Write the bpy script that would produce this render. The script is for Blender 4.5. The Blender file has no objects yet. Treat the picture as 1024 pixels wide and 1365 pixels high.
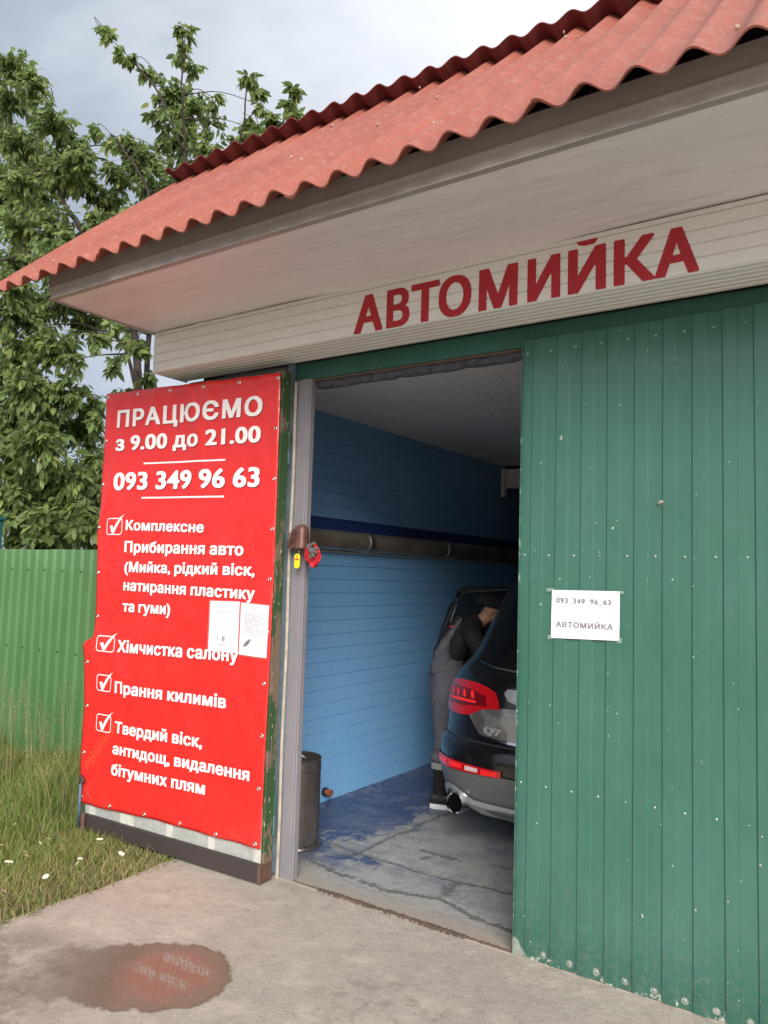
import bpy, bmesh, math, random, json
import numpy as np
from mathutils import Vector, Matrix, Euler
from mathutils.geometry import tessellate_polygon

SC = bpy.context.scene
COL = SC.collection
R = math.radians
random.seed(7)
RNG = np.random.default_rng(11)

# ------------------------------------------------------------------ camera
cam = bpy.data.cameras.new('camera')
cam.sensor_fit = 'VERTICAL'; cam.sensor_height = 24.0
cam.lens = 24.0 * 1030.17 / 1365.0
cam.clip_start = 0.05; cam.clip_end = 800
co = bpy.data.objects.new('camera', cam); COL.objects.link(co)
_r = Vector((0.82709965, 0.5612435, 0.03019759)); _u = Vector((0.02026065, -0.08346391, 0.99630481)); _f = Vector((-0.56169001, 0.82343154, 0.08040413))
mw = Matrix((( _r.x, _u.x, -_f.x, 1.457149), (_r.y, _u.y, -_f.y, -3.278382), (_r.z, _u.z, -_f.z, 1.65), (0, 0, 0, 1)))
co.matrix_world = mw
SC.camera = co

# ------------------------------------------------------------------ light
SUN_EL, SUN_AZ = 30.0, 142.0          # azimuth measured clockwise from +Y
world = bpy.data.worlds.new('World'); SC.world = world; world.use_nodes = True
wt = world.node_tree; wn = wt.nodes; wl = wt.links; wn.clear()
w_out = wn.new('ShaderNodeOutputWorld'); w_bg = wn.new('ShaderNodeBackground')
w_bg.inputs['Strength'].default_value = 0.10
sky = wn.new('ShaderNodeTexSky'); sky.sky_type = 'NISHITA'; sky.sun_disc = False
sky.sun_elevation = R(SUN_EL); sky.sun_rotation = R(SUN_AZ); sky.dust_density = 2.5
tc = wn.new('ShaderNodeTexCoord')
sep = wn.new('ShaderNodeSeparateXYZ'); wl.new(tc.outputs['Generated'], sep.inputs[0])
# project the direction on to a flat cloud layer
mx = wn.new('ShaderNodeMath'); mx.operation = 'ADD'; mx.inputs[1].default_value = 0.35; wl.new(sep.outputs['Z'], mx.inputs[0])
mxm = wn.new('ShaderNodeMath'); mxm.operation = 'MAXIMUM'; mxm.inputs[1].default_value = 0.12; wl.new(mx.outputs[0], mxm.inputs[0])
dv = wn.new('ShaderNodeVectorMath'); dv.operation = 'SCALE'
inv = wn.new('ShaderNodeMath'); inv.operation = 'DIVIDE'; inv.inputs[0].default_value = 1.0; wl.new(mxm.outputs[0], inv.inputs[1])
wl.new(tc.outputs['Generated'], dv.inputs[0]); wl.new(inv.outputs[0], dv.inputs['Scale'])
mp = wn.new('ShaderNodeMapping'); mp.inputs['Location'].default_value = (0.9, 2.2, 0.0); wl.new(dv.outputs[0], mp.inputs[0])
nz = wn.new('ShaderNodeTexNoise'); nz.inputs['Scale'].default_value = 1.25; nz.inputs['Detail'].default_value = 7; nz.inputs['Roughness'].default_value = 0.58
nz.inputs['Distortion'].default_value = 0.25
wl.new(mp.outputs[0], nz.inputs['Vector'])
dt = wn.new('ShaderNodeVectorMath'); dt.operation = 'DOT_PRODUCT'; dt.inputs[1].default_value = (0.95, 0.25, 0.0); wl.new(tc.outputs['Generated'], dt.inputs[0])
ad = wn.new('ShaderNodeMath'); ad.operation = 'MULTIPLY_ADD'; ad.inputs[1].default_value = 0.75; wl.new(dt.outputs['Value'], ad.inputs[0]); wl.new(nz.outputs['Fac'], ad.inputs[2])
rp = wn.new('ShaderNodeValToRGB'); wl.new(ad.outputs[0], rp.inputs[0])
e = rp.color_ramp.elements
e[0].position = 0.0; e[0].color = (2.75, 3.1, 3.6, 1)
e[1].position = 0.36; e[1].color = (6.7, 6.85, 7.1, 1)
x = e.new(0.07); x.color = (3.35, 3.65, 4.15, 1)
x = e.new(0.22); x.color = (5.1, 5.35, 5.75, 1)
mixw = wn.new('ShaderNodeMixRGB'); mixw.inputs[0].default_value = 0.86
wl.new(sky.outputs[0], mixw.inputs[1]); wl.new(rp.outputs[0], mixw.inputs[2])
wl.new(mixw.outputs[0], w_bg.inputs['Color']); wl.new(w_bg.outputs[0], w_out.inputs[0])

sun = bpy.data.lights.new('sun', 'SUN'); sun.energy = 2.9; sun.angle = R(34); sun.color = (1.0, 0.95, 0.88)
so = bpy.data.objects.new('sun', sun); COL.objects.link(so)
az, el = R(SUN_AZ), R(SUN_EL)
sd = Vector((math.sin(az) * math.cos(el), math.cos(az) * math.cos(el), math.sin(el)))
so.rotation_euler = sd.to_track_quat('Z', 'Y').to_euler(); so.location = (0, -6, 8)

SC.view_settings.view_transform = 'Standard'; SC.view_settings.look = 'None'
SC.view_settings.exposure = 0.78; SC.view_settings.gamma = 1.0
try: SC.view_settings.use_curve_mapping = False
except Exception: pass
SC.cycles.max_bounces = 10; SC.cycles.diffuse_bounces = 6

# ------------------------------------------------------------------ materials
class MT:
    """small node builder"""
    def __init__(s, name):
        s.m = bpy.data.materials.new(name); s.m.use_nodes = True
        s.t = s.m.node_tree; s.n = s.t.nodes; s.l = s.t.links
        s.b = s.n['Principled BSDF']; s.out = s.n['Material Output']
        g = s.n.new('ShaderNodeNewGeometry'); s.pos = g.outputs['Position']; s.geo = g
    def noise(s, scale=5, detail=4, rough=.55, vec=None, stretch=None, off=(0, 0, 0)):
        v = vec or s.pos
        mp = s.n.new('ShaderNodeMapping'); mp.inputs['Location'].default_value = off
        if stretch: mp.inputs['Scale'].default_value = stretch
        s.l.new(v, mp.inputs[0])
        t = s.n.new('ShaderNodeTexNoise'); t.inputs['Scale'].default_value = scale; t.inputs['Detail'].default_value = detail; t.inputs['Roughness'].default_value = rough
        s.l.new(mp.outputs[0], t.inputs['Vector']); return t.outputs['Fac']
    def ramp(s, fac, stops):
        r = s.n.new('ShaderNodeValToRGB'); s.l.new(fac, r.inputs[0]); e = r.color_ramp.elements
        while len(e) > len(stops): e.remove(e[-1])
        while len(e) < len(stops): e.new(1.0)
        for k, (p, c) in enumerate(stops):
            e[k].position = p; e[k].color = (c, c, c, 1) if not hasattr(c, '__len__') else (*c[:3], 1)
        return r.outputs[0]
    def mix(s, fac, a, b, mode='MIX'):
        m = s.n.new('ShaderNodeMixRGB'); m.blend_type = mode
        for k, v in ((0, fac), (1, a), (2, b)):
            if hasattr(v, 'is_linked') or isinstance(v, bpy.types.NodeSocket): s.l.new(v, m.inputs[k])
            elif k == 0: m.inputs[0].default_value = v
            else: m.inputs[k].default_value = (*v[:3], 1)
        return m.outputs[0]
    def math(s, op, a, b=0.0, c=None):
        m = s.n.new('ShaderNodeMath'); m.operation = op
        for k, v in enumerate((a, b) if c is None else (a, b, c)):
            if isinstance(v, bpy.types.NodeSocket): s.l.new(v, m.inputs[k])
            else: m.inputs[k].default_value = v
        return m.outputs[0]
    def xyz(s):
        q = s.n.new('ShaderNodeSeparateXYZ'); s.l.new(s.pos, q.inputs[0]); return q.outputs
    def col(s, c):
        if isinstance(c, bpy.types.NodeSocket): s.l.new(c, s.b.inputs['Base Color'])
        else: s.b.inputs['Base Color'].default_value = (*c[:3], 1)
    def set(s, k, v):
        if isinstance(v, bpy.types.NodeSocket): s.l.new(v, s.b.inputs[k])
        else: s.b.inputs[k].default_value = v
    def bump(s, h, strength=.3, dist=.01):
        b = s.n.new('ShaderNodeBump'); b.inputs['Strength'].default_value = strength; b.inputs['Distance'].default_value = dist
        s.l.new(h, b.inputs['Height']); s.l.new(b.outputs[0], s.b.inputs['Normal'])

def pm(name, c, rough=.5, metal=0.0, var=.15, vs=3.0, c2=None, fine=.08, fs=60, bump=.1, bs=80, bd=.004, spec=.5, coat=0, stretch=None, rvar=.12):
    """plain painted / worn surface: base colour with broad and fine variation"""
    t = MT(name)
    c2 = c2 or tuple(v * .6 for v in c)
    n1 = t.noise(vs, 5, .6, stretch=stretch); n2 = t.noise(fs, 3, .6, stretch=stretch)
    a = t.mix(t.ramp(n1, [(.35, 0.), (.7, var * 3 if var * 3 < 1 else 1.)]), c, c2)
    lo, hi = 1 - fine, 1 + fine
    b = t.mix(1.0, a, t.ramp(n2, [(.3, lo), (.7, hi)]), 'MULTIPLY')
    t.col(b)
    t.set('Roughness', t.ramp(n1, [(.3, max(0, rough - rvar)), (.7, min(1, rough + rvar))]))
    t.set('Metallic', metal); t.set('Specular IOR Level', spec)
    if coat: t.set('Coat Weight', coat); t.set('Coat Roughness', .06)
    if bump: t.bump(t.noise(bs, 4, .6, stretch=stretch), bump, bd)
    return t.m

M = {}
def facecol(name, stops_fn=None): pass

def mats():
    # red plastic banner
    t = MT('banner_red'); n = t.noise(3.2, 4, .6); n2 = t.noise(300, 2)
    t.col(t.mix(t.ramp(n, [(.4, 0.), (.75, .5)]), (.68, .022, .021), (.58, .028, .025)))
    # orange-brown scuff marks near the lower left corner
    p = t.xyz()
    dz = t.math('SUBTRACT', p[2], .55); dx = t.math('ADD', p[0], 2.72)
    dl = t.math('ABSOLUTE', t.math('SUBTRACT', t.math('MULTIPLY', dx, .95), t.math('MULTIPLY', dz, .85)))
    ln = t.math('ADD', t.math('ABSOLUTE', dz), t.math('ABSOLUTE', dx))
    m1 = t.math('MULTIPLY', t.ramp(dl, [(.0, 1.), (.05, 0.)]), t.ramp(ln, [(.2, 1.), (.36, 0.)]))
    m2 = t.math('MULTIPLY', m1, t.ramp(t.noise(70, 4, .7), [(.5, 0.), (.62, 1.)]))
    base = t.b.inputs['Base Color'].links[0].from_socket
    t.col(t.mix(t.math('MULTIPLY', m2, .8), base, (.75, .17, .03)))
    base = t.b.inputs['Base Color'].links[0].from_socket
    t.col(t.mix(t.math('MULTIPLY', t.ramp(p[2], [(.15, .6), (.55, 0.)]), t.ramp(t.noise(14, 5, .75), [(.45, 0.), (.75, .7)])), base, (.30, .06, .04)))
    t.set('Roughness', t.ramp(n, [(.3, .20), (.7, .30)])); t.set('Specular IOR Level', .55)
    t.bump(t.noise(4.5, 4, .5, stretch=(1.6, 1, .8)), .40, .05); M['banner'] = t.m
    t = MT('print_white'); t.col((.84, .80, .80)); t.set('Roughness', .32); M['print_white'] = t.m
    t = MT('print_dark'); t.col((.16, .015, .02)); t.set('Roughness', .35); M['print_dark'] = t.m
    M['eyelet'] = pm('eyelet_metal', (.72, .66, .62), .3, 1.0, bump=0)
    # ground, concrete
    t = MT('concrete'); n1 = t.noise(.9, 6, .6); n2 = t.noise(9, 6, .65); n3 = t.noise(120, 4, .7); n4 = t.noise(2.6, 5, .7, off=(4, 2, 0))
    c = t.mix(t.ramp(n1, [(.32, 0.), (.68, 1.)]), (.43, .38, .325), (.325, .29, .25))
    c = t.mix(t.ramp(n2, [(.45, 0.), (.8, .5)]), c, (.22, .19, .155))
    c = t.mix(1.0, c, t.ramp(n3, [(.25, .62), (.5, 1.), (.8, 1.22)]), 'MULTIPLY')
    p = t.xyz()
    # dark grime near lower left of the slab and a lighter worn band
    g = t.math('ADD', t.math('MULTIPLY', t.math('ADD', p[0], 1.62), t.math('ADD', p[0], 1.62)), t.math('MULTIPLY', t.math('ADD', p[1], 1.62), t.math('ADD', p[1], 1.62)))
    gm = t.math('MULTIPLY', t.ramp(g, [(.03, 1.), (.42, 0.)]), t.ramp(n4, [(.36, 0.), (.60, .95)]))
    c = t.mix(gm, c, (.12, .095, .068)); c = t.mix(t.ramp(t.noise(24, 6, .8, off=(6, 0, 3)), [(.54, 0.), (.70, .5)]), c, (.17, .14, .11)); c = t.mix(t.ramp(t.noise(5, 6, .75, off=(9, 3, 3)), [(.52, 0.), (.66, .45)]), c, (.52, .46, .39))
    gp = t.math('ADD', t.math('MULTIPLY', t.math('ADD', p[0], .25), t.math('ADD', p[0], .25)), t.math('MULTIPLY', t.math('ADD', p[1], .75), t.math('ADD', p[1], .75)))
    c = t.mix(t.math('MULTIPLY', t.ramp(gp, [(.02, 1.), (.14, 0.)]), t.ramp(t.noise(11, 5, .7), [(.5, 0.), (.66, .6)])), c, (.19, .15, .12))
    # pale drips, hairline cracks, speckles
    vo = t.n.new('ShaderNodeTexVoronoi'); vo.feature = 'DISTANCE_TO_EDGE'; vo.inputs['Scale'].default_value = .55
    vm = t.n.new('ShaderNodeVectorMath'); vm.operation = 'ADD'; t.l.new(t.pos, vm.inputs[0])
    nn = t.n.new('ShaderNodeTexNoise'); nn.inputs['Scale'].default_value = 3; t.l.new(t.pos, nn.inputs['Vector']); 
    sc = t.n.new('ShaderNodeVectorMath'); sc.operation = 'SCALE'; sc.inputs['Scale'].default_value = .5; t.l.new(nn.outputs['Color'], sc.inputs[0]); t.l.new(sc.outputs[0], vm.inputs[1]); t.l.new(vm.outputs[0], vo.inputs['Vector'])
    c = t.mix(t.ramp(vo.outputs['Distance'], [(.0, .10), (.005, 0.)]), c, (.1, .08, .06))
    c = t.mix(t.ramp(t.noise(35, 2, .5, off=(3, 3, 3)), [(.70, 0.), (.74, .6)]), c, (.16, .12, .09))
    t.col(c); t.set('Roughness', t.ramp(n4, [(.3, .72), (.7, .92)]))
    h = t.math('ADD', t.math('MULTIPLY', n2, 1.0), t.math('MULTIPLY', n3, .35)); t.bump(h, .6, .014)
    M['concrete'] = t.m
    # puddle: wet concrete with a film of water in the middle
    t = MT('puddle_water'); p = t.xyz()
    dx = t.math('ADD', p[0], 1.075); dy = t.math('ADD', p[1], 1.03)
    d = t.math('SQRT', t.math('ADD', t.math('MULTIPLY', dx, dx), t.math('MULTIPLY', dy, dy)))
    d = t.math('ADD', d, t.math('MULTIPLY', t.math('SUBTRACT', t.noise(9, 4, .6), .5), .16))
    lx = t.math('MAXIMUM', t.math('ADD', t.math('MULTIPLY', dx, -.826), t.math('MULTIPLY', dy, -.56)), 0.0)
    dd = t.math('SQRT', t.math('MAXIMUM', t.math('SUBTRACT', t.math('MULTIPLY', d, d), t.math('MULTIPLY', t.math('MULTIPLY', lx, lx), .86)), 0.0))
    film = t.math('MULTIPLY', t.ramp(d, [(.15, 1.), (.215, 0.)]), t.ramp(t.noise(26, 5, .7), [(.32, .5), (.46, 1.)]))
    n3 = t.noise(110, 4, .7)
    cc = t.mix(t.ramp(n3, [(.3, 0.), (.75, 1.)]), (.165, .112, .082), (.235, .170, .130))
    t.col(cc); t.set('Roughness', t.math('ADD', t.math('MULTIPLY', film, -.50), .56)); t.set('IOR', 1.45)
    t.set('Coat Weight', t.math('MULTIPLY', film, .52)); t.set('Specular IOR Level', .22); t.set('Coat Roughness', .02); t.set('Coat IOR', 1.4)
    bs = t.math('SUBTRACT', 1.0, film)
    t.bump(t.math('MULTIPLY', n3, bs), .35, .004); t.set('Alpha', t.math('MULTIPLY', t.ramp(dd, [(.245, 1.), (.272, 0.)]), t.ramp(lx, [(.12, 1.), (.28, .55), (.62, 0.)]))); M['puddle'] = t.m
    # soil / grass ground
    t = MT('soil'); n1 = t.noise(2, 6); n2 = t.noise(40, 5, .7)
    c = t.mix(t.ramp(n1, [(.35, 0.), (.65, 1.)]), (.20, .125, .07), (.13, .12, .045)); c = t.mix(t.ramp(n2, [(.4, 0.), (.7, .7)]), c, (.09, .07, .035))
    t.col(c); t.set('Roughness', .95); t.bump(n2, .6, .02); M['soil'] = t.m
    # car-wash floor: grey wet concrete with worn blue paint on the left
    t = MT('garage_floor'); p = t.xyz(); n1 = t.noise(2.2, 6, .65); n2 = t.noise(14, 6, .7); n3 = t.noise(90, 4, .7)
    c = t.mix(t.ramp(n1, [(.3, 0.), (.7, 1.)]), (.38, .37, .35), (.28, .285, .285)); c = t.mix(1., c, t.ramp(n3, [(.3, .8), (.7, 1.18)]), 'MULTIPLY')
    c = t.mix(t.ramp(n2, [(.5, 0.), (.75, .55)]), c, (.16, .165, .17))
    lim = t.math('ADD', t.math('ADD', p[0], 1.42), t.math('MULTIPLY', t.math('SUBTRACT', n1, .5), 2.3))
    lim = t.math('ADD', lim, t.math('MULTIPLY', t.math('SUBTRACT', n2, .5), .5))
    bl = t.ramp(lim, [(.0, .92), (.16, .0)])
    yb = t.ramp(t.math('ADD', p[1], t.math('MULTIPLY', t.math('SUBTRACT', n2, .5), .35)), [(.22, 0.), (.42, 1.)])
    c = t.mix(t.math('MULTIPLY', bl, yb), c, (.025, .05, .145))
    # thin bluish wash over the middle, whitish lime lines
    c = t.mix(t.math('MULTIPLY', t.ramp(t.noise(3.1, 6, .7, off=(7, 1, 0)), [(.44, 0.), (.62, .6)]), yb), c, (.10, .125, .19))
    w = t.ramp(t.noise(7, 6, .75, off=(1, 5, 0)), [(.480, 0.), (.5, .85), (.520, 0.)])
    c = t.mix(t.math('MULTIPLY', w, t.ramp(t.noise(2, 2), [(.45, 0.), (.6, 1.)])), c, (.42, .41, .38))
    sand = t.ramp(t.math('ADD', p[1], t.math('MULTIPLY', t.math('SUBTRACT', n2, .5), .25)), [(.06, .8), (.20, 0.)])
    c = t.mix(sand, c, (.34, .285, .23))
    t.col(c); t.set('Roughness', t.ramp(n2, [(.3, .28), (.7, .62)])); t.bump(t.math('ADD', n2, t.math('MULTIPLY', n3, .4)), .3, .008); M['floor'] = t.m
    t = MT('joint_dark'); n = t.noise(30, 5, .7); t.col(t.mix(n, (.10, .10, .105), (.22, .215, .21))); t.set('Roughness', .5); t.bump(n, .5, .01); t.set('Alpha', t.ramp(t.noise(8, 6, .7, off=(1, 2, 0)), [(.36, 0.), (.52, .95)])); M['joint'] = t.m
    t = MT('lime'); n = t.noise(60, 5, .7); t.col(t.mix(n, (.25, .24, .22), (.5, .48, .44))); t.set('Roughness', .8); t.set('Alpha', t.ramp(t.noise(14, 6, .75, off=(1, 2, 0)), [(.45, 0.), (.55, .8)])); M['lime'] = t.m
    t = MT('old_wood'); n = t.noise(20, 5, .7, stretch=(.2, 3, 3)); t.col(t.mix(n, (.05, .032, .025), (.17, .11, .08))); t.set('Roughness', .85); t.bump(n, .6, .01); M['oldwood'] = t.m
    # right gate leaf paint, chipped low down
    t = MT('gate_green'); p = t.xyz(); n1 = t.noise(2.4, 5, .6, stretch=(1, 1, .5)); n2 = t.noise(22, 6, .75); n3 = t.noise(90, 4, .7)
    c = t.mix(t.ramp(n1, [(.35, 0.), (.7, 1.)]), (.036, .122, .088), (.050, .148, .112))
    n5 = t.noise(7, 5, .7, stretch=(1, 1, .3)); c = t.mix(t.ramp(n5, [(.5, 0.), (.75, .35)]), c, (.068, .165, .13))
    low = t.ramp(t.math('ADD', p[2], t.math('MULTIPLY', t.math('SUBTRACT', n5, .5), .35)), [(.05, 1.), (.30, 0.)])
    c = t.mix(t.math('MULTIPLY', low, .55), c, (.028, .105, .08))
    chip = t.math('ADD', n2, t.ramp(p[2], [(.0, .20), (.03, .10), (.08, .0)]))
    c = t.mix(t.ramp(chip, [(.70, 0.), (.715, 1.)]), c, (.40, .42, .37))
    u = t.math('MULTIPLY', t.math('SUBTRACT', t.math('FRACT', t.math('ADD', t.math('DIVIDE', t.math('SUBTRACT', p[0], .002), .1165), .5)), .5), .1165); v = t.math('SUBTRACT', p[2], .038)
    du = t.math('ADD', t.math('SQRT', t.math('ADD', t.math('MULTIPLY', u, u), t.math('MULTIPLY', v, v))), t.math('MULTIPLY', t.math('SUBTRACT', n2, .5), .03))
    c = t.mix(t.ramp(du, [(.010, .9), (.014, 0.)]), c, (.36, .36, .33))
    cl = t.math('ADD', t.math('ADD', t.math('ADD', p[0], .02), p[2]), t.math('MULTIPLY', t.math('SUBTRACT', n2, .5), .12)); c = t.mix(t.ramp(cl, [(.075, .9), (.085, 0.)]), c, (.33, .36, .32))
    spl = t.math('MULTIPLY', t.ramp(p[2], [(.05, .75), (.55, 0.)]), t.ramp(t.noise(38, 5, .8), [(.48, 0.), (.66, .8)])); c = t.mix(spl, c, (.13, .16, .125))
    sp = t.ramp(t.noise(55, 2, .5, off=(9, 2, 2)), [(.745, 0.), (.76, 1.)]); c = t.mix(t.math('MULTIPLY', sp, .8), c, (.55, .58, .5))
    edge = t.math('MULTIPLY', t.ramp(t.math('ADD', p[0], .02), [(.0, 1.), (.006, 0.)]), t.ramp(n2, [(.56, 0.), (.60, .8)]))
    c = t.mix(edge, c, (.3, .42, .33))
    scr = t.ramp(t.noise(16, 4, .8, stretch=(8, 1, .6), off=(3, 1, 8)), [(.70, 0.), (.72, .5)]); c = t.mix(scr, c, (.15, .28, .23))
    t.col(c); t.set('Roughness', t.ramp(n1, [(.3, .28), (.7, .42)])); t.set('Specular IOR Level', .5)
    t.bump(t.math('ADD', t.math('MULTIPLY', n1, 3.), t.math('MULTIPLY', n3, .05)), .10, .02); M['gate'] = t.m
    M['green_dark'] = pm('header_green', (.022, .115, .080), .45, var=.2, fine=.15)
    M['frame_green'] = None
    t = MT('worn_green_timber'); n = t.noise(9, 5, .7, stretch=(1, 1, .35)); n2 = t.noise(60, 4, .7, stretch=(1, 1, .3))
    c = t.mix(t.ramp(n, [(.5, 0.), (.54, 1.)]), (.028, .072, .022), (.16, .115, .08)); c = t.mix(t.ramp(n2, [(.63, 0.), (.66, 1.)]), c, (.45, .42, .34))
    t.col(c); t.set('Roughness', .75); t.bump(n, .5, .006); M['wgreen'] = t.m
    t = MT('fence_green'); p = t.xyz(); n = t.noise(2, 5, .65, stretch=(1, 1, .5)); n2 = t.noise(30, 5, .7, stretch=(1, 1, .2))
    c = t.mix(t.ramp(n, [(.35, 0.), (.7, 1.)]), (.060, .150, .050), (.085, .185, .072)); c = t.mix(t.ramp(n2, [(.6, 0.), (.8, .5)]), c, (.13, .20, .11))
    c = t.mix(t.ramp(t.noise(50, 2, .5, off=(2, 8, 1)), [(.74, 0.), (.755, .8)]), c, (.03, .06, .03))
    t.col(c); t.set('Roughness', .42); M['fence'] = t.m
    M['pier'] = pm('pier_bluegrey', (.20, .225, .26), .55, var=.2, bump=.2, bs=40)
    t = MT('post_grey'); n = t.noise(5, 5, .7, stretch=(1, 1, .4)); n2 = t.noise(30, 6, .75)
    c = t.mix(t.ramp(n, [(.35, 0.), (.7, 1.)]), (.235, .215, .235), (.185, .175, .20)); c = t.mix(t.ramp(n2, [(.64, 0.), (.67, .5)]), c, (.30, .28, .29))
    t.col(c); t.set('Roughness', .5); t.bump(t.math('ADD', n, t.math('MULTIPLY', n2, .5)), .5, .008); M['post'] = t.m
    M['beige'] = pm('beige_strip', (.55, .45, .36), .6, var=.3, vs=12)
    M['white_siding'] = pm('white_siding', (.81, .795, .765), .42, var=.14, vs=2.5, c2=(.69, .67, .635), fine=.03, bump=.05, bs=12, bd=.01, stretch=(.3, 1, 1))
    M['trim'] = pm('trim_beige', (.40, .365, .345), .40, var=.18, vs=3, fine=.04, bump=.06, bs=20)
    t = MT('soffit_vinyl'); n = t.noise(2.2, 5, .6, stretch=(.6, 1.6, 1)); n2 = t.noise(5, 3, .5, stretch=(.35, 1.3, 1), off=(3, 1, 1))
    t.col(t.mix(t.ramp(n, [(.35, 0.), (.7, 1.)]), (.85, .80, .82), (.78, .74, .76))); t.set('Roughness', .38); t.bump(t.math('ADD', n2, t.math('MULTIPLY', n, .7)), .55, .05); M['soffit'] = t.m
    # interior
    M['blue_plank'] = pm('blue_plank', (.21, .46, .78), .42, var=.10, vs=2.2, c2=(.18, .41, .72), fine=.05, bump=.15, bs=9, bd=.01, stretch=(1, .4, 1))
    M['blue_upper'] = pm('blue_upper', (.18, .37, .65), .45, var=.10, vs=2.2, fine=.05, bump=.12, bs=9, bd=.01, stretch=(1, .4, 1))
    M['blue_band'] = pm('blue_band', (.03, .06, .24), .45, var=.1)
    M['ceil'] = pm('ceiling_plank', (.82, .81, .79), .38, var=.08, fine=.03, bump=.05, bs=15)
    M['dark_wall'] = pm('dark_wall', (.035, .038, .045), .7)
    M['pipe'] = pm('pipe_metal', (.46, .40, .33), .36, .6, var=.25, vs=4, c2=(.20, .15, .11), fine=.1, bump=.1)
    M['steel_dull'] = pm('steel_dull', (.42, .40, .37), .4, .9, var=.2)
    M['bin'] = pm('bin_metal', (.20, .185, .18), .32, .75, var=.3, vs=5, c2=(.15, .11, .095), fine=.15, fs=30, bump=.15, bs=12)
    M['black'] = pm('black_rubber', (.018, .018, .018), .6, var=.1)
    M['copper'] = pm('rust_orange', (.33, .105, .055), .6, var=.3, vs=20)
    # roof
    t = MT('roof_red'); n1 = t.noise(1.5, 5, .6); n2 = t.noise(18, 6, .75); n3 = t.noise(130, 3, .7)
    c = t.mix(t.ramp(n1, [(.35, 0.), (.7, 1.)]), (.285, .078, .050), (.225, .055, .036)); c = t.mix(t.ramp(n2, [(.50, 0.), (.72, .50)]), c, (.35, .175, .14))
    c = t.mix(t.ramp(t.noise(9, 6, .8, off=(2, 2, 5)), [(.60, 0.), (.68, .4)]), c, (.15, .06, .04))
    c = t.mix(t.ramp(t.noise(70, 2, .6, off=(5, 0, 0)), [(.70, 0.), (.72, .7)]), c, (.45, .34, .27))
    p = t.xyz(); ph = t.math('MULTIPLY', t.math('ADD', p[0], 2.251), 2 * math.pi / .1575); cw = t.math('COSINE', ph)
    c = t.mix(t.math('MULTIPLY', t.ramp(cw, [(.1, 0.), (1., .55)]), t.ramp(t.noise(4, 5, .7, stretch=(3, .5, .5)), [(.35, .3), (.7, 1.)])), c, (.13, .045, .035))  # troughs darkened in the colour: dirt lines that also paint the wave shading
    c = t.mix(t.math('MULTIPLY', t.ramp(p[0], [(.2, 0.), (1., .8)]), t.ramp(t.noise(16, 6, .8, off=(1, 9, 2)), [(.52, 0.), (.66, .7)])), c, (.16, .10, .065))
    c = t.mix(t.ramp(t.noise(45, 5, .8, off=(1, 2, 2), stretch=(1.5, .4, .4)), [(.60, 0.), (.70, .35)]), c, (.50, .33, .28))
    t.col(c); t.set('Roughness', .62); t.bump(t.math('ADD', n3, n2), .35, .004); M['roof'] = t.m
    M['roof_under'] = pm('roof_dark_red', (.16, .028, .028), .55, var=.2, vs=6)
    M['debris'] = pm('debris', (.45, .35, .27), .9)
    M['eave_wood'] = pm('eave_wood', (.19, .15, .13), .85, var=.3, vs=8)
    M['galv'] = pm('galvanised_panel', (.40, .41, .39), .5, .1, var=.25, vs=8, c2=(.29, .30, .28), fine=.12)
    M['galv_light'] = pm('galvanised_light', (.60, .60, .54), .55, .1, var=.25, vs=14)
    M['kick'] = pm('kick_board', (.045, .034, .033), .6, var=.3, vs=7, c2=(.035, .027, .026), bump=.3, bs=14)
    M['kick_end'] = pm('kick_board_end', (.13, .07, .05), .8, var=.3, vs=20)
    M['blue_metal'] = pm('blue_painted_bolt', (.06, .16, .31), .45, var=.4, vs=18, c2=(.10, .08, .07))
    M['turq'] = pm('turquoise_hinge', (.10, .21, .21), .5, var=.3, vs=14)
    M['hinge_green'] = pm('green_hinge', (.045, .14, .095), .5, var=.3, vs=14)
    M['bluestrip'] = pm('jamb_bluegrey', (.17, .22, .26), .5, var=.3, vs=9)
    M['letter_red'] = pm('letter_red', (.44, .014, .026), .4, var=.1, bump=.03)
    M['rust_cap'] = pm('brown_cover', (.17, .075, .060), .48, .3, var=.35, vs=14, c2=(.07, .03, .026), bump=.3, bs=30)
    M['seal'] = pm('seal_roll', (.035, .037, .052), .9, var=.4, vs=30, c2=(.10, .10, .13), bump=.8, bs=120)
    M['paper'] = pm('paper', (.78, .76, .82), .55, var=.05, vs=6, fine=.02, bump=.1, bs=12)
    M['paper_lilac'] = pm('paper_lilac', (.80, .77, .86), .5, var=.05, vs=6, fine=.02, bump=.15, bs=12)
    t = MT('ink'); t.col((.10, .09, .12)); t.set('Roughness', .7); M['ink'] = t.m
    t = MT('ink_light'); t.col((.20, .19, .22)); t.set('Roughness', .7); M['ink2'] = t.m
    t = MT('sleeve_film'); t.col((.8, .74, .76)); t.set('Roughness', .12); t.set('Alpha', .12); M['film'] = t.m
    M['yellow'] = pm('yellow_tag', (.80, .66, .02), .5, var=.1)
    M['cloth_red'] = pm('red_cloth', (.66, .02, .035), .85, var=.2, vs=25, bump=.4, bs=60)
    M['cloth_grey'] = pm('grey_glove', (.12, .11, .105), .85, var=.3, vs=25, bump=.4, bs=90)
    # car
    t = MT('car_paint'); t.col((.013, .013, .016)); t.set('Roughness', .22); t.set('Metallic', .35); t.set('Coat Weight', 1.); t.set('Coat Roughness', .04); M['car'] = t.m
    t = MT('hatch_reflection'); n = t.noise(9, 3, .5, off=(3, 1, 2)); t.col(t.mix(t.ramp(n, [(.45, 0.), (.55, 1.)]), (.24, .235, .23), (.42, .41, .40))); t.set('Roughness', .25); t.set('Metallic', .7); t.set('Coat Weight', 1.); M['hatch_refl'] = t.m  # pale greys stand for bright sky mirrored in the dark car paint
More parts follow.
